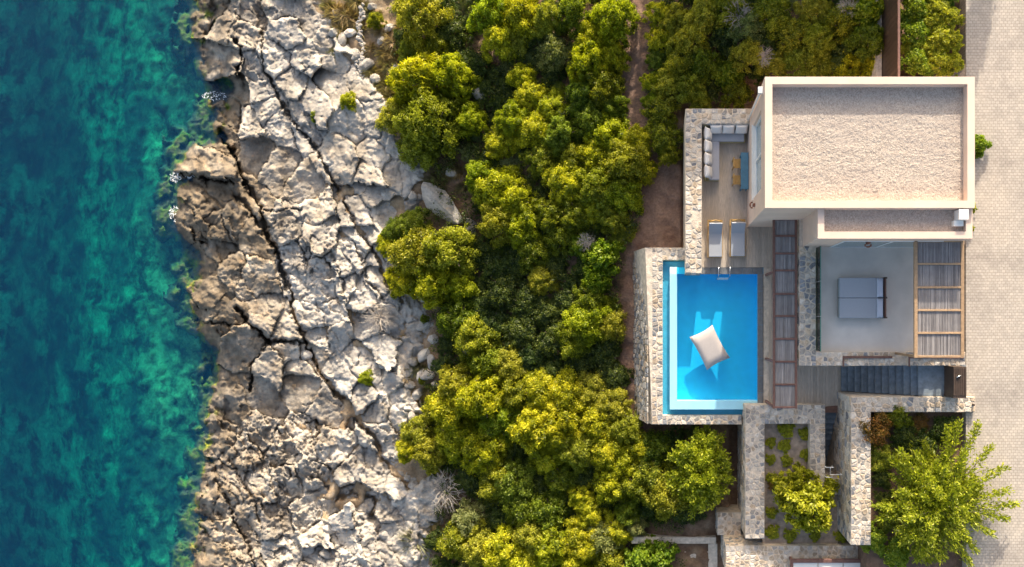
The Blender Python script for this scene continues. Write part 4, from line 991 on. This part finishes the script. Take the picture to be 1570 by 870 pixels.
lounger(1085, 1108, 337, 395, 'teak sun lounger with grey pad next to the stone parapet', 'fabric_bed'); lounger(1119, 1143, 336, 394, 'teak sun lounger with grey pad next to the villa corner', 'fabric_bed')
# floating cushion
fx, fy, _ = W(1088, 533, .06)
fo = cushion('pool_float', fx, fy, .10, 1.20, 1.72, .42, 'fabric_float', math.radians(28), puff=.30)
tag(fo, 'plump beige-pink floating lounge cushion drifting on the blue pool', 'pool float')
# daybed
bx0, bx1, by0, by1 = R(1287, 1357, 426, 488, pz + .45)
bd = empty('daybed', ((bx0 + bx1) / 2, (by0 + by1) / 2, pz), 'double daybed with blue-grey mattress on the upper patio', 'bed')
part(MB().box(bx0 + .03, bx1 - .05, by0 + .03, by1 - .03, pz + .05, pz + .2), 'base', 'gate_wood', bd, .01)
ym = (by0 + by1) / 2
for a_, b_ in ((by0, ym - .006), (ym + .006, by1)): part(MB().box(bx0, bx1 - .1, a_, b_, pz + .2, pz + .45), 'mattress', 'fabric_bed', bd, .04, 3)
part(MB().box(bx1 - .06, bx1, by0, by1, pz, pz + .62), 'headboard', 'dark_wood', bd, .01)
for yy in (by0 + .02, ym, by1 - .02): part(MB().box(bx1 - .08, bx1 + .03, yy - .035, yy + .035, pz, pz + .66), 'post', 'gate_wood', bd, .008, 1)
for k, (a_, b_) in enumerate(((by0, ym), (ym, by1))):
    o = cushion('pillow', bx1 - .24, (a_ + b_) / 2, pz + .52, .27, (b_ - a_) * .97, .16, 'fabric_pillow'); tag(o, 'pale long pillow on the daybed ' + ('half nearer the stairs' if k == 0 else 'half nearer the sliding door'), 'pillow', 'daybed pillows')
# ------------------------------------------------------------------ vegetation
def leaf_cloud(centers, radii, n_per, length, width, seed, flatten=.9, up=.22, tipbias=1.3, hollow=.1, puff_tint=.8):
    """leaf-shaped quads spread through the puffs of a crown"""
    r = np.random.RandomState(seed); C = []; N = []; T = []
    for c, rad in zip(centers, radii):
        n = max(8, int(n_per * (rad / np.mean(radii)) ** 2))
        d = r.randn(n, 3); d /= np.linalg.norm(d, axis=1)[:, None]; d[:, 2] = np.abs(d[:, 2]) * 1.1 - .25
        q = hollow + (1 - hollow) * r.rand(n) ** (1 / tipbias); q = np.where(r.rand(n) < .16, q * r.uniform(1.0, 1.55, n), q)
        st = r.uniform(.7, 1.35, 3)
        C.append(np.array(c) + d * (rad * q)[:, None] * np.array([1, 1, flatten]) * st)
        nn = d * .8 + r.randn(n, 3) * .5 + np.array([0, 0, up]); N.append(nn / np.linalg.norm(nn, axis=1)[:, None])
        pt = r.uniform(-1, 1)
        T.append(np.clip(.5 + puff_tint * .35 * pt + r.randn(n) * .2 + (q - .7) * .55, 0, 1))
    C = np.concatenate(C); N = np.concatenate(N); T = np.concatenate(T); n = len(C)
    t = np.cross(N, r.randn(n, 3)); t /= np.linalg.norm(t, axis=1)[:, None]; b = np.cross(N, t)
    L = length * r.uniform(.65, 1.35, n)[:, None]; Wd = width * r.uniform(.7, 1.3, n)[:, None]
    V = np.stack([C - t * L * .5, C + b * Wd * .5 + N * Wd * .1, C + t * L * .5 - N * L * .12, C - b * Wd * .5 + N * Wd * .1], 1).reshape(-1, 3)
    return V, np.arange(n * 4).reshape(-1, 4), np.repeat(T, 4)[:, None]
def dome(R_, H, n, seed, pr=(.26, .40), uneven=.25):
    r = np.random.RandomState(seed); cs = []; rs = []
    for i in range(n):
        a = i * 2.39996 + r.uniform(-.4, .4); q = math.sqrt((i + .5) / n); q = min(1, q * r.uniform(.85, 1.1))
        lob = 1 + uneven * math.sin(3 * a + seed) * .5 + uneven * .5 * math.sin(5 * a + seed * 2)
        rad = R_ * q * .88 * lob
        z = H * (1 - q ** 2 * .70) * r.choice([r.uniform(.45, .8), r.uniform(.8, 1.12), r.uniform(.85, 1.15)])
        cs.append((rad * math.cos(a), rad * math.sin(a), z)); rs.append(R_ * r.uniform(*pr) * (1.1 - .25 * q))
    return cs, rs
def trunk_mesh(R_, H, seed, k=5):
    r = random.Random(seed); m = MB()
    m.tube([(0, 0, -.5), (.02, .01, H * .25), (.05 * R_, .03, H * .5)], [.09 * R_, .07 * R_, .05 * R_], 7)
    for i in range(k):
        a = i * 6.283 / k + r.uniform(-.4, .4); q = r.uniform(.45, .7) * R_
        m.tube([(0, 0, H * .2), (.4 * q * math.cos(a), .4 * q * math.sin(a), H * .5), (q * math.cos(a), q * math.sin(a), H * .8)], [.05 * R_, .035 * R_, .012 * R_], 5)
    return m.mesh('trunk', 'bark')
KINDS = {}; PR = (.12, .25)
def kind(key, mat, n_var, puffs, n_per, ll, lw, H, pr=(.26, .40), **kw):
    L = []
    for i in range(n_var):
        cs, rs = dome(1.0, H, puffs, hash((len(key), i)) % 1000 + i * 7 + len(KINDS) * 31, pr)
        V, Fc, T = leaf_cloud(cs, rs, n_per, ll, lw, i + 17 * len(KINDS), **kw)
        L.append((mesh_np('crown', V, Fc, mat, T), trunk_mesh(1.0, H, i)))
    KINDS[key] = L
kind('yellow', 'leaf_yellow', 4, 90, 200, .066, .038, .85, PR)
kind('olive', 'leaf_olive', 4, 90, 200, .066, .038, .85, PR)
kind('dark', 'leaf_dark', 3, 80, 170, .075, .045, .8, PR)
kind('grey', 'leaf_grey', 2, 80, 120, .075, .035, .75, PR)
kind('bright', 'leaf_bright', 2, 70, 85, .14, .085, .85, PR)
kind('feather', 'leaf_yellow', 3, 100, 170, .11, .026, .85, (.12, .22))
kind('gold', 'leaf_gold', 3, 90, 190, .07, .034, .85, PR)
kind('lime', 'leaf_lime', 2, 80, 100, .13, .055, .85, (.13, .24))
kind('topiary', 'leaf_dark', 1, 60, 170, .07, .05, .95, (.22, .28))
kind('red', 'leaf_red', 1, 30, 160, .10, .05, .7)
TL = {'gold': ('golden-olive dry-looking maquis shrub', 'golden shrubs on the slope'), 'yellow': ('yellow-green rounded maquis shrub', 'yellow-green shrubs on the slope'), 'olive': ('olive-green bushy maquis shrub', 'olive-green shrubs on the slope'),
      'dark': ('dark green low maquis shrub', 'dark green shrubs on the slope'), 'grey': ('pale grey-green rounded shrub', 'grey-green shrubs on the slope'),
      'bright': ('fresh bright green broad-leaved shrub', 'bright green shrubs on the slope'), 'feather': ('feathery golden-green fine-leaved shrub', 'feathery shrubs on the slope')}
def plant(px, py, rpx, key, label=None, cat='shrub', group=None, z=None, hs=1.0, name=None):
    zg = ground_z(px, py) if z is None else z
    hgt = .85 * hs
    Rm = rpx * (HC - zg - rpx * .02) / F
    zt = zg + Rm * hgt * .7
    x, y, _ = W(px, py, zt)
    if label is None:
        label, group = TL[key]
        marks = [((676,312),'the long blue-white boulder'),((716,541),'the rounded grey boulder in dark scrub'),((925,395),'the fresh bright green broadleaf shrubs'),((850,90),'the pale grey-green shrub'),((1040,850),'the low garden steps'),((645,820),'the straw-yellow tussock'),((684,752),'the bleached dead branches'),((760,640),'the bare twigs among feathery shrubs'),((1132,25),'the leafless twigs north of terrace'),((1170,88),'the small leafless twig bush'),((1365,55),'the dark board fence'),((1065,150),'the terrace parapet corner'),((735,143),'the whitish boulder'),((985,60),'the straight upper end of the dirt path'),((970,560),'the dirt path along the pool wall'),((1000,250),'the bend of the dirt path'),((583,100),'the old stone line'),((1060,690),'the broad-leaved tree below the pool'),((640,600),'the stony soil patch')]
        where = 'near ' + min(marks, key=lambda m_: (m_[0][0] - px) ** 2 + (m_[0][1] - py) ** 2)[1]
        where_ = 'at the edge of the shore rocks' if px < 700 else 'in the scrub north of the villa terrace' if (px > 1030 and py < 200) else 'beside the dirt path' if seg_dist(np.array([float(px)]), np.array([float(py)]), PATH)[0] < 52 else 'below the pool wall' if (px > 975 and py > 640) else 'on the middle of the slope'
        size = 'large ' if rpx > 37 else 'small ' if rpx < 24 else ''
        label = size + label + ' ' + where; group = group.replace('on the slope', where)
    cm, tm = rnd.choice(KINDS[key])
    root = empty(name or key_name(key), (x, y, zg), label, cat, group, rnd.uniform(0, 6.28))
    root.scale = (Rm, Rm, Rm * hs)
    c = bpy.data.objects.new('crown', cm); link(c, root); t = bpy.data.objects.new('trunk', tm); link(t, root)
    return root
def key_name(k): return {'yellow': 'maquis_shrub', 'olive': 'maquis_shrub', 'dark': 'maquis_shrub', 'grey': 'grey_shrub', 'bright': 'broadleaf_shrub', 'feather': 'feathery_shrub', 'gold': 'maquis_shrub', 'lime': 'leafy_tree', 'topiary': 'clipped_bush', 'red': 'reddish_shrub'}[k]
PLANTS = [ # px, py, r, kind
 (640,22,42,'olive'),(672,8,30,'dark'),(690,52,36,'dark'),(628,78,22,'olive'),(668,72,24,'olive'),(728,100,30,'dark'),(712,135,20,'dark'),(574,30,13,'olive'),(534,156,16,'yellow'),(485,178,11,'yellow'),
 (752,18,36,'yellow'),(795,20,36,'yellow'),(765,58,32,'yellow'),(790,62,22,'yellow'),(840,28,28,'olive'),(820,48,24,'dark'),(850,78,30,'grey'),(848,110,24,'dark'),(880,20,30,'olive'),
 (640,128,48,'feather'),(690,116,36,'feather'),(612,175,36,'yellow'),(655,185,48,'yellow'),(640,225,34,'olive'),(688,205,30,'dark'),(720,183,26,'feather'),
 (800,118,24,'yellow'),(815,148,30,'yellow'),(846,165,28,'yellow'),(786,182,30,'feather'),(770,215,30,'feather'),(820,200,32,'yellow'),(860,205,28,'yellow'),
 (908,60,30,'yellow'),(940,28,36,'yellow'),(905,95,36,'feather'),(940,85,24,'yellow'),(922,132,34,'olive'),(895,150,30,'olive'),(940,165,24,'olive'),(905,185,30,'olive'),(935,205,34,'yellow'),
 (975,215,26,'yellow'),(960,250,38,'yellow'),(915,240,34,'yellow'),(880,245,30,'olive'),(870,280,38,'feather'),(915,285,34,'yellow'),(955,295,34,'yellow'),(985,260,22,'yellow'),(830,245,28,'olive'),
 (760,290,42,'feather'),(735,270,26,'feather'),(790,310,34,'feather'),(800,345,34,'feather'),(765,340,34,'yellow'),(830,300,24,'dark'),(845,330,30,'olive'),(880,330,30,'olive'),(905,325,26,'yellow'),(940,335,24,'olive'),(860,365,26,'olive'),
 (604,356,22,'olive'),(592,375,18,'feather'),(630,345,28,'olive'),(640,390,44,'yellow'),(685,385,42,'yellow'),(622,425,34,'feather'),(665,430,40,'feather'),(705,440,26,'yellow'),(720,400,24,'dark'),
 (925,395,30,'bright'),(890,375,20,'bright'),(915,430,24,'bright'),(895,410,20,'dark'),(820,385,30,'olive'),(790,400,30,'dark'),(760,410,30,'dark'),(740,380,24,'dark'),(850,410,26,'dark'),(830,430,26,'olive'),
 (700,490,34,'olive'),(725,520,34,'olive'),(690,525,24,'dark'),(735,470,34,'dark'),(770,450,34,'dark'),(810,465,34,'dark'),(760,500,32,'dark'),(800,510,36,'dark'),(840,480,30,'dark'),(875,465,30,'dark'),(905,460,28,'olive'),(900,495,36,'feather'),(880,520,30,'olive'),(850,525,34,'dark'),(815,550,34,'dark'),(780,560,30,'olive'),(745,560,32,'olive'),(935,500,26,'olive'),(925,540,34,'dark'),(890,560,30,'dark'),(945,580,28,'dark'),(850,570,26,'dark'),
 (700,590,32,'olive'),(735,610,44,'feather'),(690,630,40,'feather'),(765,645,40,'feather'),(640,665,28,'olive'),(625,690,22,'yellow'),(660,695,30,'olive'),(700,675,40,'feather'),(740,690,42,'feather'),(790,605,30,'olive'),(830,600,36,'feather'),(870,605,38,'yellow'),(905,600,30,'yellow'),(940,625,30,'yellow'),(915,650,34,'yellow'),(860,650,40,'feather'),(820,660,40,'feather'),(885,690,34,'yellow'),(840,700,34,'feather'),(790,690,28,'dark'),(930,690,32,'yellow'),(960,660,28,'yellow'),(955,710,32,'yellow'),(985,690,28,'yellow'),(940,745,32,'yellow'),(975,745,28,'olive'),
 (760,735,34,'olive'),(720,735,32,'dark'),(790,745,36,'yellow'),(825,745,30,'dark'),(860,735,28,'olive'),(895,735,26,'dark'),(800,780,34,'olive'),(840,785,36,'olive'),(875,770,26,'dark'),(890,765,22,'feather'),(905,790,28,'feather'),(925,775,24,'dark'),(815,820,30,'yellow'),(770,800,30,'dark'),(735,840,34,'olive'),(700,835,30,'olive'),(665,830,20,'dark'),(720,800,30,'grey'),(770,850,36,'feather'),(800,860,30,'yellow'),(845,840,34,'feather'),(890,835,36,'feather'),(925,830,34,'grey'),(950,815,28,'yellow'),(935,865,30,'olive'),(880,870,30,'feather'),(830,875,28,'dark'),(985,860,28,'bright'),(1015,855,24,'bright'),(965,790,24,'olive'),(720,880,26,'grey'),(680,870,20,'dark'),
 (1005,690,30,'olive'),(1000,730,34,'olive'),(1030,690,34,'dark'),(1020,760,38,'olive'),(1050,780,34,'dark'),(1000,780,30,'dark'),(1040,735,30,'dark'),(975,810,20,'grey'),(560,580,12,'yellow'),(650,490,7,'olive'),(646,583,7,'olive'),
 (1010,20,22,'yellow'),(1015,60,24,'yellow'),(1010,92,20,'yellow'),(1000,125,18,'yellow'),(1040,30,26,'olive'),(1060,60,30,'olive'),(1045,90,28,'olive'),(1030,130,28,'olive'),(1015,170,28,'olive'),(1020,210,26,'olive'),(1000,155,16,'yellow'),(1025,235,18,'olive'),(1060,130,28,'olive'),(1080,95,26,'olive'),(1090,130,26,'dark'),(1115,110,24,'bright'),(1130,140,24,'olive'),(1075,155,18,'olive'),
 (1080,25,30,'olive'),(1110,50,28,'dark'),(1120,15,30,'olive'),(1150,40,28,'grey'),(1150,80,26,'olive'),(1175,60,26,'dark'),(1185,20,32,'olive'),(1190,95,26,'olive'),(1220,50,28,'olive'),(1225,90,28,'yellow'),(1250,15,28,'olive'),(1255,60,26,'yellow'),(1260,95,30,'yellow'),(1290,30,28,'olive'),(1295,75,30,'dark'),(1300,100,30,'yellow'),(1330,20,28,'bright'),(1335,60,28,'olive'),(1345,95,26,'yellow'),(1350,30,22,'dark'),(1360,5,20,'yellow'),(1160,110,20,'dark')]
for p in PLANTS:
    if p[3] in ('yellow', 'olive') and rnd.random() < .28: p = p[:3] + ('gold',)
    lowkey = p[3] == 'dark'
    plant(p[0], p[1], p[2] * (.95 if lowkey else 1.1), p[3], hs=rnd.uniform(.7, 1.0) if lowkey else rnd.uniform(1.25, 1.95))
# younger shrubs fill the gaps between the big ones
_taken = [(p[0], p[1], p[2]) for p in PLANTS]; _n = 0
for _ in range(6000):
    u_, v_ = rnd.uniform(610, 1370), rnd.uniform(-20, 890); rr = rnd.uniform(12, 20)
    ua, va = np.array([u_]), np.array([v_])
    if u_ < rockedge(va)[0] + 48 or seg_dist(ua, va, PATH)[0] < 20 + rr * .8 or (u_ > 965 and 225 < v_ < 660) or (u_ > 1030 and 140 < v_ < 650) or (u_ > 1120 and v_ > 105) or (u_ > 1085 and v_ > 640) or (650 < u_ < 735 and 235 < v_ < 365) or (640 < u_ < 745 and 720 < v_ < 840) or (u_ > 965 and v_ > 800): continue
    if any((u_ - a_) ** 2 + (v_ - b_) ** 2 < ((c_ + rr) * .62) ** 2 for a_, b_, c_ in _taken): continue
    _taken.append((u_, v_, rr)); _n += 1
    plant(u_, v_, rr, rnd.choice(['dark', 'dark', 'dark', 'olive', 'grey']), hs=rnd.uniform(.6, .9))
    if _n > 90: break
# planters and street side
zp = .05
plant(1240, 775, 50, 'lime', 'round yellow-green shrub swelling over the lower planter bed', 'shrub', None, zp, 1.7, 'round_shrub'); plant(1222, 738, 24, 'lime', 'smaller yellow-green shrub leaning on the round planter shrub', 'shrub', None, zp, 1.9, 'round_shrub')
for (px, py, rr) in ((1206, 660, 12), (1235, 666, 10), (1182, 679, 8), (1203, 684, 10), (1236, 697, 9), (1182, 705, 8), (1207, 707, 9), (1184, 733, 9), (1183, 787, 9), (1184, 817, 11), (1212, 822, 10), (1295, 772, 9), (1290, 822, 10), (1250, 822, 9)):
    plant(px, py, rr * 1.12, 'lime', 'small leafy herb clump planted in the lower bed', 'herb', 'herb clumps in the lower bed', zp, .7, 'herb_clump')
plant(1186, 744, 11, 'red', 'small reddish-orange herb clump in the lower bed', 'herb', None, zp, .6, 'herb_clump')
zq = 1.72
plant(1450, 660, 25, 'topiary', 'tight dark green clipped ball bush under the street wall', 'bush', None, zq, 1.0); plant(1416, 688, 30, 'dark', 'dark green domed bush beside the clipped ball', 'bush', None, zq, .9, 'domed_bush')
plant(1344, 658, 30, 'red', 'red-tinged shrub in the corner of the street planter', 'shrub', None, zq, 1.3); plant(1378, 638, 24, 'olive', 'olive shrub overhanging the stair wall', 'shrub', None, zq, 1.3); plant(1352, 702, 26, 'olive', 'olive shrub beneath the spreading street tree, by the wall', 'shrub', None, zq, .8)
plant(1340, 830, 24, 'bright', 'fresh green shrub at the end of planter wall', 'shrub', None, zq, .8); plant(1375, 850, 26, 'bright', 'fresh green shrub behind the one at the planter wall end', 'shrub', None, zq, .8); plant(1352, 735, 18, 'dark', 'little dark bush on planter soil by the wall', 'shrub', None, zq, .8); plant(1385, 668, 24, 'dark', 'dark green shrub filling the planter corner behind the red-tinged shrub', 'shrub', None, zq, .8); plant(1410, 650, 18, 'red', 'low red-brown plant under the stair wall', 'shrub', None, zq, .5); plant(1360, 770, 20, 'dark', 'dark shrub at the foot of the planter wall under the street tree', 'shrub', None, zq, .7); plant(1362, 800, 20, 'olive', 'olive shrub between planter wall and the street tree', 'shrub', None, zq, .7)
plant(1500, 222, 20, 'bright', 'bright green bush poking out beside the villa street wall', 'bush', None, ST, 1.2); plant(1488, 318, 12, 'lime', 'yellow-green sprig bush at the front corner of villa street side', 'bush', None, ST, 1.0); plant(1487, 350, 9, 'lime', 'small sprig bush just beyond the front corner on street side', 'bush', None, ST, 1.0)
# hedge by the street: a row of strappy bushes
for i, (px, py, rr) in enumerate(((1404, 92, 24), (1440, 95, 24), (1462, 98, 20), (1404, 52, 26), (1442, 58, 26), (1460, 62, 22), (1404, 12, 26), (1438, 18, 28), (1456, 26, 22), (1452, -12, 26), (1420, -20, 28), (1392, 75, 14), (1392, 30, 14), (1423, 75, 20), (1425, 35, 22), (1425, 108, 16))):
    plant(px, py, rr, 'lime' if i % 3 else 'bright', 'bright strappy-leaved hedge bush between fence and street', 'hedge', 'hedge bushes along the street', 2.0, 1.0, 'hedge_bush')

# trees with long leafy branches
def branch_tree(name, px, py, zg, h, tips, mat, label, ll, lw, seed, dens=70, spread=.16, bar=.03, group=None, under=None):
    root = empty(name, W(px, py, zg), label, 'tree', group); o0 = Vector(W(px, py, zg)); r = np.random.RandomState(seed); m = MB()
    m.tube([(0, 0, -.4), (.03, .02, h * .4), (0, 0, h * .6)], [.09, .07, .06], 8); C = []; D = []
    for (tx, ty, tz) in tips:
        t = Vector(W(tx, ty, zg + tz)) - o0; s = Vector((0, 0, h * r.uniform(.3, .55)))
        mid = s.lerp(t, .5) + Vector((r.uniform(-.12, .12), r.uniform(-.12, .12), .15)); m.tube([s, mid, t], [bar, bar * .7, bar * .25], 5)
        L = (t - s).length
        for k in range(int(dens * L)):
            q = r.rand() ** .75; q = .15 + .85 * q
            p = s.lerp(mid, q * 2) if q < .5 else mid.lerp(t, q * 2 - 1)
            sp = spread * (1.25 - .8 * q); C.append(np.array(p) + r.randn(3) * sp * .6); D.append(np.array((t - s).normalized()) * .8 + r.randn(3) * .7 + np.array([0, 0, .25]))
    C = np.array(C); D = np.array(D); D /= np.linalg.norm(D, axis=1)[:, None]; n = len(C)
    N = r.randn(n, 3) * .6 + np.array([0, 0, 1.0]); b = np.cross(D, N); b /= np.linalg.norm(b, axis=1)[:, None]
    L = ll * r.uniform(.6, 1.3, n)[:, None]; Wd = lw * r.uniform(.7, 1.3, n)[:, None]
    V = np.stack([C, C + D * L * .5 + b * Wd * .5, C + D * L, C + D * L * .5 - b * Wd * .5], 1).reshape(-1, 3)
    T = np.clip(.5 + .22 * r.randn(n), 0, 1)
    link(bpy.data.objects.new('crown', mesh_np('crown', V, np.arange(n * 4).reshape(-1, 4), mat, np.repeat(T, 4)[:, None])), root)
    m.build('trunk', 'bark', root)
    return root
r_ = random.Random(5)
tips = [(1500, 650, 1.3), (1520, 684, 1.2), (1543, 716, 1.3), (1548, 752, 1.2), (1560, 771, 1.1), (1545, 795, 1.0), (1520, 818, 1.0), (1497, 846, .9), (1488, 866, .8), (1470, 648, 1.7), (1455, 655, 1.6), (1380, 690, 1.6), (1365, 700, 1.3), (1340, 776, 1.2), (1360, 790, 1.3), (1375, 815, 1.4), (1440, 860, 1.2), (1480, 690, 1.9)]
for i in range(105): a_ = r_.uniform(0, 6.28); q_ = math.sqrt(r_.uniform(.02, 1)); tips.append((1426 + 80 * q_ * math.cos(a_), 768 + 95 * q_ * math.sin(a_), 2.3 - 1.2 * q_ * q_ + r_.uniform(-.9, .3)))
branch_tree('street_tree', 1425, 770, zq, 1.9, tips, 'leaf_spray', 'sprawling lime-green tree whose branches reach over the sett street', .17, .055, 4, 125, .25)
tips = []
for i in range(100): a_ = r_.uniform(0, 6.28); q_ = math.sqrt(r_.uniform(.02, 1)); tips.append((1074 + 52 * q_ * math.cos(a_), 722 + 72 * q_ * math.sin(a_), 3.0 - 1.1 * q_ * q_ + r_.uniform(-.6, .2)))
branch_tree('garden_tree', 1072, 730, -2.4, 2.4, tips, 'leaf_spray', 'broad-leaved green tree growing below the pool and planter walls', .17, .08, 6, 110, .30)
# a tree standing in the street north of the view: its shadow falls on the setts
tips = []
for i in range(60): a_ = r_.uniform(0, 6.28); q_ = math.sqrt(r_.uniform(.02, 1)); tips.append((1540 + 26 * q_ * math.cos(a_), -190 + 40 * q_ * math.sin(a_), 3.2 + r_.uniform(-1, .6)))
branch_tree('street_tree', 1540, -190, ST, 3.0, tips, 'leaf_bright', 'upright street tree standing on the setts past the hedge', .16, .07, 8, 90, .25)

# dry grass and dead shrubs
def tuft_mesh(seed, n=220, mat='dry_straw', ln=1.0, w=.035, flat=.45):
    r = np.random.RandomState(seed); a = r.rand(n) * 6.283; q = r.rand(n) ** .6
    base = np.stack([np.cos(a) * q * .25, np.sin(a) * q * .25, 0 * a], -1)
    d = np.stack([np.cos(a) * (.4 + q * .7), np.sin(a) * (.4 + q * .7), flat * (1.3 - q)], -1) + r.randn(n, 3) * .14
    L = ln * r.uniform(.6, 1.1, n)[:, None]; b = np.cross(d, np.array([0, 0, 1.0])); b /= np.linalg.norm(b, axis=1)[:, None]
    mid = base + d * L * .55 + np.array([0, 0, .10]); tip = base + d * L
    V = np.stack([base - b * w * .5, base + b * w * .5, mid + b * w * .35, tip], 1).reshape(-1, 3)
    return mesh_np('blades', V, np.arange(n * 4).reshape(-1, 4), mat, np.repeat(np.clip(.5 + .25 * r.randn(n), 0, 1), 4)[:, None])
TUF = [tuft_mesh(i) for i in range(4)]
def tuft(px, py, rpx, label='straw-yellow dry grass tuft on the slope above the rocks', group='dry grass tufts above the rocks', scale_z=1.0):
    z = ground_z(px, py) - .05; o = bpy.data.objects.new('grass_tuft', rnd.choice(TUF)); k = rpx * (HC - z) / F
    o.location = W(px, py, z); o.scale = (k, k, k * scale_z); o.rotation_euler = (0, 0, rnd.uniform(0, 6.28)); link(o); tag(o, label, 'grass tuft', group); return o
tuft(640, 830, 30, 'big straw-yellow grass tussock beside the smooth pale boulder', None, .9); tuft(528, 22, 19, 'golden dry grass tussock near the old stone line', None)
for i in range(95):
    u_, v_ = rnd.choice([(rnd.uniform(500, 545), rnd.uniform(0, 45)), (rnd.uniform(505, 560), rnd.uniform(0, 90)), (rnd.uniform(560, 605), rnd.uniform(0, 150)), (rnd.uniform(560, 600), rnd.uniform(70, 150)), (rnd.uniform(590, 640), rnd.uniform(40, 110)), (rnd.uniform(660, 720), rnd.uniform(205, 290)), (rnd.uniform(655, 720), rnd.uniform(750, 830)), (rnd.uniform(600, 660), rnd.uniform(500, 640))])
    tuft(u_, v_, rnd.uniform(8, 17))
def dead_mesh(seed, n=60):
    r = random.Random(seed); m = MB()
    for i in range(n):
        a = r.uniform(0, 6.28); q = r.uniform(.5, 1); p = Vector((0, 0, 0)); d = Vector((math.cos(a) * q, math.sin(a) * q, r.uniform(.25, .9))).normalized(); pts = [p]
        for k in range(4): d = (d + Vector((r.uniform(-.5, .5), r.uniform(-.5, .5), r.uniform(-.35, .15)))).normalized(); p = p + d * .27; pts.append(p)
        m.tube([tuple(x) for x in pts], [.022, .018, .013, .009, .005], 4)
        for k in (2, 3):
            e_ = Vector((r.uniform(-1, 1), r.uniform(-1, 1), r.uniform(-.2, .5))).normalized(); m.tube([tuple(pts[k]), tuple(pts[k] + e_ * .16), tuple(pts[k] + e_ * .3 + Vector((r.uniform(-.1, .1), r.uniform(-.1, .1), 0)))], [.011, .008, .004], 3)
    return m.mesh('twigs', 'dead_twig')
DEAD = [dead_mesh(i) for i in range(3)]
for (px, py, rr, lab) in ((583, 488, 27, 'round tangle of leafless grey twigs on the shore rock'), (684, 752, 34, 'sprawling bleached dead branches beside the shrubs'), (1132, 25, 26, 'leafless grey twigs poking from shaded scrub north of terrace'), (1170, 88, 18, 'small leafless twig bush in shaded scrub near the villa'), (1300, 15, 20, 'dry brown twig bush in the scrub by the fence'), (900, 372, 16, 'grey dead twigs beside the bright green broadleaf shrub'), (760, 640, 22, 'bleached bare twigs tangled among the feathery shrubs')):
    z = ground_z(px, py) + (.35 if px < 690 else .9); o = bpy.data.objects.new('dead_shrub', rnd.choice(DEAD)); k = rr * (HC - z) / F
    o.location = W(px, py, z); o.scale = (k, k, k * .8); o.rotation_euler = (0, 0, rnd.uniform(0, 6)); link(o); tag(o, lab, 'dead shrub')
# ground litter of low undergrowth between the shrubs: nobody could count it
def undergrowth():
    r = np.random.RandomState(77); U = r.uniform(600, 1140, 6500); V = r.uniform(-40, 900, 6500)
    d = seg_dist(U, V, PATH); ok = (d > 24) & (U > rockedge(V) + 30) & ~((U > 980) & (V > 235) & (V < 655)) & ~((U > 1046) & (V > 155)) & (fbm(U / 40, V / 40, 2, 7) > -.15)
    U, V = U[ok], V[ok]; P = unproj(U, V, base_z(U, V) + r.uniform(0, .5, len(U)))
    Vv, Fc, T = leaf_cloud([tuple(p + np.array([0, 0, .12])) for p in P], [.30] * len(P), 30, .10, .055, 9)
    o = link(bpy.data.objects.new('undergrowth', mesh_np('undergrowth', Vv, Fc, 'leaf_dark', T))); tag(o, 'low dark green undergrowth carpeting the slope', 'undergrowth', None, 'stuff')
undergrowth()
# foam where the swell breaks
for j, (px, py, a_, b_, lab) in enumerate(((330, 148, 20, 7, 'white breaking foam in the gap of the shore'), (270, 272, 9, 8, 'white foam flecks before the wedge-shaped boulder'), (268, 328, 8, 12, 'white foam round the outermost dark rock'), (296, 270, 12, 4, 'thin foam under the wedge-shaped boulder'))):
    r = np.random.RandomState(j); n = 90; t = r.rand(n) * 6.283; q = np.sqrt(r.rand(n)); k = (HC - SEA) / F
    cx, cy, _ = W(px, py, SEA); C = np.stack([cx + q * np.cos(t) * a_ * k, cy + q * np.sin(t) * b_ * k, SEA + .02 + .06 * r.rand(n)], -1); s = (.012 + .04 * r.rand(n) ** 2)[:, None]
    an = r.rand(n) * 3; e1 = np.stack([np.cos(an), np.sin(an), .2 * r.randn(n)], -1) * s * 1.8; e2 = np.stack([-np.sin(an), np.cos(an), .2 * r.randn(n)], -1) * s * .6
    o = link(bpy.data.objects.new('sea_foam', mesh_np('sea_foam', np.stack([C - e1, C - e2, C + e1, C + e2], 1).reshape(-1, 3), np.arange(4 * n).reshape(-1, 4), 'foam'))); tag(o, lab, 'foam', None, 'stuff')
